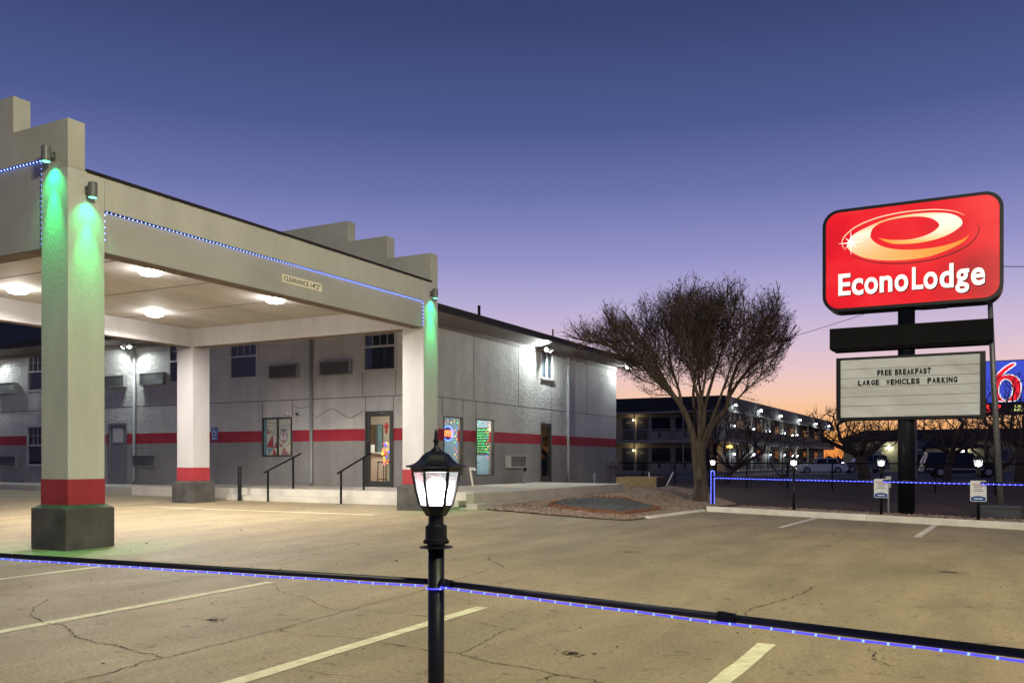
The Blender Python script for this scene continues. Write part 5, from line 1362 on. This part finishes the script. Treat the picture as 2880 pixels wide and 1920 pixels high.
for _ in range(60):
    a = rng.normal(0, .07, 3); d = rng.normal(0, 1, 3); d /= np.linalg.norm(d); mb.tube([a - d * .1, a + d * .1], .006, 3)
put('twigs', mb, 'twig', nest, fix=False)

def small_tree(name, lb, loc, h, w, lean=0., n=700, base_r=.14, seed=1, open_=.3, tip=.011, forks=4, split=.3):
    global rng
    rng = np.random.default_rng(seed)
    roots = [([q3(0, 0, -.2), q3(lean * .2, 0, h * split * .5), q3(lean * .5, 0, h * split)], -1)]
    for k in range(forks):
        a = 2 * math.pi * (k + rng.uniform(-.2, .2)) / forks; u, v = math.cos(a), math.sin(a)
        roots.append(([q3(lean * .6 + u * w * .14, v * w * .14, h * (split + .1)), q3(lean * .8 + u * w * .28, v * w * .25, h * (split + .22))], 2))
    att = cb([(2, (lean, 0, h * .68), (w * .5, w * .45, h * .3)), (1, (lean, 0, h * .55), (w * .56, w * .4, h * .2))], n)
    return tree(name, lb, loc, roots, att, step=h * .035, infl=h * .3, kill=h * .05, iters=90, tip_r=tip, base_r=base_r, twigs=2, twig_l=h * .085, barkm='twig', group='bare trees beyond the verge')
small_tree('bare_tree', 'dark bushy tree right behind the big tree trunk', (-.9, 40, VZ), 4.6, 5.2, .8, 800, .16, 3, forks=6, split=.16)
small_tree('bare_tree', 'spreading bare tree left of the sign pole', (5.6, 46.0, VZ), 4.6, 6.6, -.6, 800, .30, 5, forks=4, split=.32, tip=.013)
small_tree('bare_tree', 'thin multi stemmed sapling near the fence', (2.4, 38.5, VZ), 3.0, 2.6, .2, 220, .05, 9, tip=.008, forks=4, split=.12)
small_tree('bare_tree', 'bare tree right of the sign pole before the sunset', (9.6, 50, VZ), 5.2, 6.0, .5, 620, .2, 11, forks=4, split=.3, tip=.014)
small_tree('bare_tree', 'tall bare tree at the right edge before the numeral sign', (13.3, 48, VZ), 6.4, 6.5, .2, 900, .26, 13, forks=5, split=.3, tip=.014)
small_tree('bare_tree', 'low bare tree farthest right beside the leaning pole', (12.3, 40, VZ), 4.2, 4.5, 0, 500, .15, 17, forks=5, split=.2, tip=.011)
small_tree('bare_tree', 'small bare tree in front of the olive building', (3.4, 62, VZ), 4.4, 4.2, .3, 350, .14, 19, forks=4, split=.28, tip=.014)
# far scrub along the horizon, read as one mass
rng = np.random.default_rng(23)
mb = MB()
for i in range(2600):
    x = rng.uniform(-140, 160); y = rng.uniform(150, 240); h = rng.uniform(1.0, 3.6); d = rng.normal(0, .5, 2)
    mb.tube([(x, y, 0), (x + d[0] * .5, y, h * .6), (x + d[0] * 1.4, y + d[1], h)], [.10, .06, .02], 3, cap=False)
    mb.octa((x, y, h * .35), 1, (rng.uniform(.6, 1.8), .8, h * .3))
put('far_scrub', mb, 'twig', None, fix=False, kind='stuff', label='dark band of distant scrub along the horizon')

# ------------------------------------------------------------------ chain-link fence beyond the verge
fn = thing('chain_link_fence', 'dark chain-link fence crossing the verge before the far lot', 'fence', (-6, 36.5, VZ))
F0, F1 = Vector((0, 0)), Vector((24, -11.0)); NF = 12
for k in range(NF + 1):
    p = F0 + (F1 - F0) * (k / NF); put('post', MB().tube([(p.x, p.y, -.05), (p.x, p.y, 1.15)], .032, 7), 'blackmatte', fn)
put('top_rail', MB().tube([(0, 0, 1.13), (F1.x, F1.y, 1.13)], .026, 6), 'blackmatte', fn)
mb = MB(); L = (F1 - F0).length; d = (F1 - F0) / L
for k in range(int(L / .16)):
    for s in (0, 1):
        a = k * .16; b = a + (1.08 if s else -1.08)
        if 0 <= b <= L:
            p, q = F0 + d * a, F0 + d * b; mb.tube([(p.x, p.y, .02), (q.x, q.y, 1.1)], .0028, 3, cap=False)
put('wire_mesh', mb, 'blackmatte', fn, fix=False, kind='stuff')

# ------------------------------------------------------------------ neighbouring motel
for nm, c in (('m_wall', (.22, .195, .16)), ('m_roof', (.018, .02, .025)), ('m_door', (.018, .022, .036)), ('m_white', (.24, .24, .23)), ('m_slab', (.25, .24, .22)), ('m_dark', (.025, .027, .032))):
    M[nm] = mat(nm, c, .7, var=.12, vs=1)
nm_ = thing('neighbour_motel', 'dark two storey motel with lit walkways across the verge', 'building', (-8.74, 71.34, 0))
def L2(x, y, z): return (x + 8.74, y - 71.34, z)
YL, XW = 71.34, -8.74; NO = (XW, YL, 0)
put('left_wall', MB().box(-42, XW - 1.6, YL + 1.6, YL + 1.9, .3, 6.0), 'm_wall', nm_, org=NO)
put('right_wall', MB().box(XW - 1.9, XW - 1.6, YL + 1.6, 134, .3, 6.0), 'm_wall', nm_, org=NO)
put('mansard_roof', MB().add([(-42, YL, 5.9), (XW, YL, 5.9), (XW, 134, 5.9), (-42, 134, 5.9), (-42, YL + .5, 7.22), (XW - .5, YL + .5, 7.22), (XW - .5, 134, 7.22), (-42, 134, 7.22)], [(0, 1, 5, 4), (1, 2, 6, 5), (4, 5, 6, 7), (3, 2, 1, 0), (2, 3, 7, 6)]), 'm_roof', nm_, org=NO)
put('eave_board', MB().box(-42, XW - .02, YL + .02, YL + .08, 5.72, 5.9).box(XW - .08, XW - .02, YL + .08, 134, 5.72, 5.9), 'm_slab', nm_, org=NO)
put('walkway', MB().box(-42, XW - .05, YL + .05, YL + 1.6, 2.95, 3.26).box(XW - 1.6, XW - .05, YL + 1.6, 134, 2.95, 3.26), 'm_slab', nm_, org=NO)
put('walkway', MB().box(-42, XW + .2, YL - .2, YL + 1.6, 0, .36).box(XW - 1.6, XW + .2, YL + 1.6, 134, 0, .36), 'm_slab', nm_, org=NO)
bays_l = [(-19.44, -18.37, 'd'), (-18.04, -16.96, 'd'), (-16.65, -14.69, 'w'), (-14.2, -12.3, 'w'), (-11.9, -10.9, 'd'), (-22.6, -20.7, 'w')]
for z in (.36, 3.26):
    for a, b, k in bays_l:
        if k == 'd':
            d = put('door', MB().box(a, b, YL + 1.54, YL + 1.6, z, z + 2.15), 'm_door', nm_, org=NO); put('door_number', MB().box((a + b) / 2 - .16, (a + b) / 2 + .16, YL + 1.52, YL + 1.539, z + 1.66, z + 1.74), 'm_slab', d, org=NO)
        else:
            w = put('window', MB().box(a, b, YL + 1.53, YL + 1.6, z + .85, z + 2.15), 'm_dark', nm_, org=NO); put('pane', MB().box(a + .06, (a + b) / 2 - .03, YL + 1.52, YL + 1.529, z + .9, z + 2.1), 'pane', w, org=NO); put('pane', MB().box((a + b) / 2 + .03, b - .06, YL + 1.52, YL + 1.529, z + .9, z + 2.1), 'pane', w, org=NO)
            put('panel_below', MB().box(a, b, YL + 1.54, YL + 1.6, z + .02, z + .8), 'm_white', nm_, org=NO); put('number_plate', MB().box((a + b) / 2 - .2, (a + b) / 2 + .05, YL + 1.50, YL + 1.539, z + .25, z + .7), 'm_dark', nm_, org=NO)
for x in (-21.0, -17.76, -16.11, -13.0, -8.85):
    for z0, z1 in ((.36, 2.95), (3.26, 5.72)): put('post', MB().box(x - .05, x + .05, YL + .1, YL + .2, z0, z1), 'm_slab', nm_, org=NO)
rl = MB().box(-42, XW - .1, YL + .12, YL + .17, 4.2, 4.26)
for k in range(160): x = XW - .2 - k * .16; rl.box(x - .012, x + .012, YL + .13, YL + .16, 3.26, 4.2)
put('railing', rl, 'm_slab', nm_, org=NO, kind='stuff')
put('railing_board', MB().box(XW - .16, XW - .1, YL + .2, 134, 3.26, 4.28), 'm_dark', nm_, org=NO)
for k in range(6):
    y = 76.5 + k * 9.0
    for z in (.36, 3.26):
        for dy in (0, 1.9): put('door', MB().box(XW - 1.6, XW - 1.54, y + dy, y + dy + 1.0, z, z + 2.15), 'm_door', nm_, org=NO)
        w = put('window', MB().box(XW - 1.6, XW - 1.53, y + 3.6, y + 6.2, z + .8, z + 2.15), 'm_dark', nm_, org=NO); put('pane', MB().box(XW - 1.529, XW - 1.52, y + 3.7, y + 6.1, z + .85, z + 2.1), 'pane', w, org=NO)
    for z0, z1 in ((.36, 2.95), (3.26, 5.72)): put('post', MB().box(XW - .2, XW - .1, y - .6, y - .5, z0, z1), 'm_slab', nm_, org=NO)
ORD = ['nearest', 'second', 'third', 'fourth', 'fifth', 'farthest']
wl = thing('wall_lamp', 'warm lamp by the upper doors of the neighbour motel', 'lamp', (-18.25, YL + 1.5, 5.19), 0, 'lamps of the neighbour motel')
put('globe', MB().ball((0, -.1, 0), .12, 10, 6), 'lampwarm', wl, smooth=True); put('bracket', MB().box(-.05, .05, -.04, .03, -.06, .06), 'm_dark', wl)
lamp(wl, 'POINT', 22, (1, .74, .38), (0, -.35, -.05), .1)
copy_tree(wl, None, (-18.25, YL + 1.5, 2.29), 0, 'warm lamp by the ground floor doors of the neighbour motel')
wl2 = None
for lvl, z in (('upper', 4.66), ('lower', 1.95)):
    for k in range(5):
        lb = f'{ORD[k] if k < 4 else "last"} white lamp on the {lvl} walkway of the receding wing'; loc = (XW - 1.52, 78.9 + k * 8.15, z)
        if wl2 is None:
            wl2 = thing('wall_lamp', lb, 'lamp', loc, 0, 'lamps of the neighbour motel'); put('globe', MB().ball((.12, 0, 0), .10, 8, 6), 'lampfar', wl2, smooth=True); put('bracket', MB().box(-.03, .04, -.05, .05, -.06, .06), 'm_dark', wl2)
            lamp(wl2, 'POINT', 50, (.9, 1, 1), (.4, 0, -.05), .1)
        else: copy_tree(wl2, None, loc, 0, lb)
rf = None
for k, (y, z) in enumerate(((73.8, 6.4), (84.0, 6.4), (94.0, 6.3), (105.3, 6.3), (117, 6.3), (128, 6.3))):
    lb = f'{ORD[k]} floodlight on the roof edge of the receding wing'
    if rf is None:
        rf = thing('roof_flood_light', lb, 'flood light', (XW - .17, y, z), 0, 'roof floodlights of the neighbour motel'); put('arm', MB().box(-.1, .1, -.03, .03, -.03, .03), 'm_dark', rf)
        put('lens', MB().lathe([(.02, -.12), (.14, -.08), (.14, .08), (.02, .12)], 10, (.2, 0, 0)), 'lampfar', rf, smooth=True); lamp(rf, 'POINT', 90, (.9, 1, 1), (.65, 0, -.1), .1)
    else: copy_tree(rf, None, (XW - .17, y, z), 0, lb)
yl = thing('entry_lamp', 'yellow lamp over the stair opening behind the dark bushy tree', 'lamp', (XW - .4, 73.2, 2.6)); put('box', MB().box(-.22, .22, -.1, .1, -.1, .1), emit('amber lamp', (1, .5, .06), 16), yl); lamp(yl, 'POINT', 55, (1, .6, .15), (.1, -.4, -.3), .15)
# olive building to the right
ob = thing('olive_building', 'low olive walled building with dark roof left of the sign pole', 'building', (2, 108, 0))
put('wall', MB().box(-6, 16, 0, 8, 0, 3.6), mat('olive wall', (.26, .24, .15), .8), ob); put('roof', MB().add([(-6.6, -.6, 3.6), (16.6, -.6, 3.6), (16.6, 8.6, 3.6), (-6.6, 8.6, 3.6), (-4, 3, 5.1), (14, 3, 5.1), (14, 5, 5.1), (-4, 5, 5.1)], [(0, 1, 5, 4), (1, 2, 6, 5), (2, 3, 7, 6), (3, 0, 4, 7), (4, 5, 6, 7), (3, 2, 1, 0)]), 'm_roof', ob)
for x in (-3, 1.5, 6, 10.5):
    w = put('window', MB().box(x, x + 1.4, -.06, 0, 1.2, 2.6), 'm_white', ob); put('pane', MB().box(x + .08, x + 1.32, -.07, -.061, 1.28, 2.52), 'pane', w)
put('door', MB().box(4.2, 5.2, -.05, 0, .1, 2.3), 'm_door', ob)
for x, z, lb in ((-.8, 2.9, 'round white lamp on the olive building wall'), (7.2, 2.3, 'low white lamp at the right of the olive building')):
    o = thing('wall_lamp', lb, 'lamp', (2 + x, 107.9, z)); put('globe', MB().ball((0, -.15, 0), .22, 8, 6), 'lampfar', o); lamp(o, 'POINT', 70, (1, .95, .7), (0, -.7, 0), .15)
# open pavilion silhouette
pv = thing('pavilion', 'dark hip roofed open pavilion silhouetted against the sunset', 'pavilion', (7.95, 91.5, 0), YAW)
put('roof', MB().add([(-3.6, -2.5, 2.55), (3.6, -2.5, 2.55), (3.6, 2.5, 2.55), (-3.6, 2.5, 2.55), (-1.7, -.8, 3.4), (1.7, -.8, 3.4), (1.7, .8, 3.4), (-1.7, .8, 3.4)], [(0, 1, 5, 4), (1, 2, 6, 5), (2, 3, 7, 6), (3, 0, 4, 7), (4, 5, 6, 7), (3, 2, 1, 0)]), 'm_roof', pv)
put('roof_cap', MB().box(-1.75, 1.75, -.85, .85, 3.401, 3.95), 'm_roof', pv)
for x in (-3.1, 3.1):
    for y in (-2, 2): put('post', MB().box(x - .14, x + .14, y - .14, y + .14, 0, 2.55), 'm_dark', pv)
put('low_wall', MB().box(-3.1, 3.1, 1.95, 2.1, 0, 1.9), 'm_dark', pv)

# ------------------------------------------------------------------ numeral sign far right
M['sblue'] = emit('backlit blue face', (.05, .085, .62), .9); M['sred'] = emit('backlit red numeral', (1, .012, .03), 1.0); M['swhite'] = emit('backlit white outline', (1, 1, 1), 1.1)
M['ledred'] = emit('red led digits', (1, .03, .03), 2.0); M['ledyel'] = emit('yellow led text', (.9, .95, .35), 1.2)
s6 = thing('numeral_sign', 'blue backlit sign with a big red 6 and a dark led board beneath', 'sign', (14.1, 62.0, VZ))
put('pole', MB().box(-.3, .3, -.2, .2, 0, 4.3), 'm_dark', s6)
cb6 = put('cabinet', MB().box(-2.55, 2.2, -.25, .3, 5.2, 8.15), 'm_dark', s6)
put('face', MB().box(-2.47, 2.12, -.27, -.255, 5.26, 8.09), 'sblue', cb6)
SIX = [(-.63, 7.88), (-.69, 7.95), (-.79, 7.98), (-1.0, 7.93), (-1.36, 7.71), (-1.76, 7.32), (-1.98, 7.02), (-2.12, 6.64), (-2.16, 6.23), (-2.13, 5.82), (-2.01, 5.50), (-1.85, 5.32), (-1.51, 5.28), (-1.21, 5.27), (-.88, 5.28), (-.60, 5.32), (-.42, 5.58), (-.32, 5.99), (-.3, 6.36), (-.38, 6.71), (-.56, 6.97), (-.82, 7.14), (-1.09, 7.19), (-1.3, 7.16), (-1.42, 7.08), (-1.29, 7.26), (-1.06, 7.47), (-.82, 7.64), (-.66, 7.78)]
def inset(P, w):
    o = []; n = len(P)
    for i in range(n):
        a_, b_ = np.array(P[i - 1]), np.array(P[(i + 1) % n]); d = b_ - a_; d /= np.linalg.norm(d); o.append((P[i][0] - d[1] * w, P[i][1] + d[0] * w))
    return o
def sheet_at(nm, P, y, m):
    put(nm, MB().prism(P, 'y', y, y + .004), m, cb6)
sheet_at('numeral_outline', SIX, -.276, 'swhite'); sheet_at('numeral', inset(SIX, .075), -.284, 'sred')
ell = lambda rx, rz_: [(-1.27 + rx * math.cos(a), 6.12 + rz_ * math.sin(a)) for a in np.linspace(0, 2 * math.pi, 36, endpoint=False)]
sheet_at('numeral_outline', ell(.45, .76), -.292, 'swhite'); sheet_at('numeral_eye', ell(.37, .68), -.30, 'sblue')
lb6 = put('led_board', MB().box(-2.55, 2.2, -.25, .3, 4.38, 5.19), 'm_dark', s6)
text_fit('led_text', '19', -2.0, -1.54, 4.83, 5.12, -.2505, 'ledred', lb6, bold=.02, ext=.01); text_fit('led_text', '5', -2.45, -2.2, 4.55, 5.12, -.2505, 'ledred', lb6, bold=.03, ext=.01)
text_fit('led_text', 'C NE', -.75, -.29, 4.89, 5.06, -.2505, 'ledyel', lb6, bold=.03, ext=.01); text_fit('led_text', '1 BEITT', -.93, -.05, 4.63, 4.80, -.2505, 'ledyel', lb6, bold=.03, ext=.01)
bs = thing('blue_sign', 'small blue lit sign seen through the tree at the right edge', 'sign', (17.6, 72, 0)); put('face', MB().box(-.9, .9, -.1, .1, 3.0, 3.7), emit('dim blue', (.03, .16, .7), .7), bs); put('pole', MB().box(-.08, .08, -.06, .06, 0, 3.0), 'm_dark', bs)
# street lamp arm seen past the pole
sl = thing('street_lamp_arm', 'pale curved street lamp arm right of the sign pole', 'lamp post', (7.3, 60, VZ)); put('pole', MB().tube([(0, 0, 0), (0, 0, 4.0), (.15, 0, 4.35), (.6, 0, 4.5), (2.0, 0, 4.6)], [.09, .07, .06, .05, .04], 8), 'galv', sl); put('head', MB().box(1.9, 2.5, -.1, .1, 4.55, 4.68), 'galv', sl)

# ------------------------------------------------------------------ parked cars
M['carwhite'] = mat('white car paint', (.8, .81, .83), .25, var=.02, coat=.6); M['cardark'] = mat('dark car paint', (.012, .014, .02), .22, var=.05, coat=.8); M['carglass'] = mat('car glass', (.01, .012, .016), .08, var=0, spec=.6)
M['tyre'] = mat('tyre', (.012, .012, .012), .9, var=0); M['rim'] = mat('alloy rim', (.4, .4, .42), .35, .8, var=0); M['chrome'] = mat('bright trim', (.5, .5, .52), .25, .9, var=0); M['taill'] = mat('tail lamp red', (.3, .01, .01), .3, var=0); M['headl'] = mat('headlamp', (.5, .5, .5), .2, var=0); M['carsilver'] = mat('grey car paint', (.16, .17, .18), .25, var=.02, coat=.6)
def car(name, lb, loc, rz, L, Wd, body, cabin, wx_, wr, paint, trim=False):
    """body, cabin: side outlines (x from rear to front, z)"""
    t = thing(name, lb, 'car', loc, rz, 'cars parked in the far lot'); h = Wd / 2
    n = len(body); mb = MB()
    for y, s in ((-h, .96), (-h * .93, 1.), (h * .93, 1.), (h, .96)):
        mb.v += [(L / 2 + (x - L / 2) * (1 if s == 1 else .985), y, .55 + (z - .55) * s) for x, z in body]
    for k in range(3):
        for i in range(n): a, b = k * n + i, k * n + (i + 1) % n; mb.f.append((a, b, b + n, a + n))
    mb.f += [tuple(range(n))[::-1], tuple(range(3 * n, 4 * n))]
    put('body', mb, paint, t)
    n = len(cabin); zb = min(z for _, z in cabin); zt = max(z for _, z in cabin); mb = MB()
    for sgn in (-1, 1): mb.v += [(x, sgn * h * (.9 - .2 * (z - zb) / (zt - zb)), z) for x, z in cabin]
    mb.f = [tuple(range(n))[::-1], tuple(range(n, 2 * n))] + [(i, (i + 1) % n, n + (i + 1) % n, n + i) for i in range(n)]
    put('cabin', mb, 'carglass', t)
    top = sorted([p for p in cabin if p[1] > zt - .1]); rx0, rx1 = top[0][0], top[-1][0]
    put('roof', MB().box(rx0 - .05, rx1 + .05, -h * .72, h * .72, zt - .035, zt + .02), paint, t, bev=.015)
    for sgn in (-1, 1):
        for x in np.linspace(rx0, rx1, 3):
            put('pillar', MB().tube([(x + (x - (rx0 + rx1) / 2) * .28, sgn * h * .905, zb), (x, sgn * h * .715, zt)], .035, 5), paint, t)
        for x in wx_:
            w = put('wheel', MB().tube([(x, sgn * (h - .2), wr), (x, sgn * (h - .19), wr), (x, sgn * (h + .01), wr), (x, sgn * (h + .02), wr)], [wr * .85, wr, wr, wr * .85], 20), 'tyre', t); put('rim', MB().tube([(x, sgn * (h + .021), wr), (x, sgn * (h + .03), wr)], [wr * .62, wr * .55], 10), 'rim', w)
        put('tail_lamp', MB().box(-.01, .06, min(sgn * h * .6, sgn * h * .93), max(sgn * h * .6, sgn * h * .93), zb - .3, zb - .08), 'taill', t); put('headlamp', MB().box(L - .1, L + .005, min(sgn * h * .55, sgn * h * .92), max(sgn * h * .55, sgn * h * .92), .62, .76), 'headl', t)
        put('mirror', MB().box(L * .66, L * .69, min(sgn * h, sgn * (h + .16)), max(sgn * h, sgn * (h + .16)), zb, zb + .14), paint, t)
        if trim: put('side_trim', MB().box(.15, L - .4, min(sgn * (h - .01), sgn * (h + .006)), max(sgn * (h - .01), sgn * (h + .006)), .58, .66), 'chrome', t)
    put('bumper', MB().box(-.06, .08, -h * .93, h * .93, .4, .58), 'chrome' if trim else paint, t, bev=.02)
sed_b = [(0, .35), (.05, .75), (.12, .95), (.9, 1.0), (3.3, .95), (4.3, .82), (4.62, .68), (4.7, .4), (4.5, .22), (.2, .22)]
sed_c = [(.45, .97), (1.05, 1.36), (1.6, 1.46), (2.3, 1.45), (2.75, 1.36), (3.5, .95)]
suv_b = [(0, .45), (.02, 1.0), (.1, 1.12), (3.9, 1.12), (4.9, 1.05), (5.3, .95), (5.4, .5), (5.2, .32), (.2, .32)]
suv_c = [(.08, 1.12), (.35, 1.75), (.6, 1.84), (2.9, 1.84), (3.3, 1.76), (4.0, 1.12)]
car('parked_sedan', 'white sedan parked before the receding motel wing', (-.2, 81.5, VZ + .012), R(180 + 22), 4.7, 1.8, sed_b, sed_c, (.95, 3.75), .33, 'carwhite')
car('parked_suv', 'grey sport utility parked behind the white sedan', (2.6, 90.5, VZ + .012), R(180 + 22), 4.7, 1.85, [(x * .87, z) for x, z in suv_b], [(x * .87, z * .95 + .05) for x, z in suv_c], (.9, 3.7), .36, 'carsilver')
car('parked_suv', 'large dark sport utility right of the sign pole', (7.35, 64.8, VZ + .012), R(14), 5.4, 1.95, suv_b, suv_c, (1.15, 4.35), .39, 'cardark', True)
isl = thing('kerb_island', 'pale kerbed island in front of the white sedan', 'kerb', (-2.5, 74.5, VZ + .012), R(20)); put('block', MB().box(-3.2, 3.2, -.5, .5, 0, .14), 'walk', isl, bev=.03)

# ------------------------------------------------------------------ lot lights that stand behind the camera
M['sodium'] = emit('street lamp lens', (1, .84, .5), 10)
def lot_light(lb, x, y, tx, ty, e, cone, H=8.5, tz=0.):
    t = thing('lot_light', lb, 'street light', (x, y, 0), math.atan2(ty - y, tx - x))
    put('pole', MB().tube([(0, 0, -.1), (0, 0, H)], [.09, .06], 12), 'galv', t); put('arm', MB().tube([(0, 0, H - .1), (.6, 0, H + .1), (1.4, 0, H + .12)], .035, 8), 'galv', t)
    h = put('head', MB().box(1.3, 1.9, -.14, .14, H + .04, H + .18), 'grey_metal', t, bev=.02); put('lens', MB().box(1.36, 1.84, -.11, .11, H + .02, H + .039), 'sodium', h)
    d = Vector((math.hypot(tx - x, ty - y) - 1.6, 0, tz - H)); lamp(t, 'SPOT', e, (1, .94, .62), (1.6, 0, H - .02), .9, d, R(cone), 1.0)
lot_light('tall street light standing behind the camera', 18.2, -8.6, -2, 9, 9800, 116, 10.0, 2.2)
lot_light('tall street light out of frame at the right of the lot', 25.0, 0.5, 11, 6, 3200, 84)
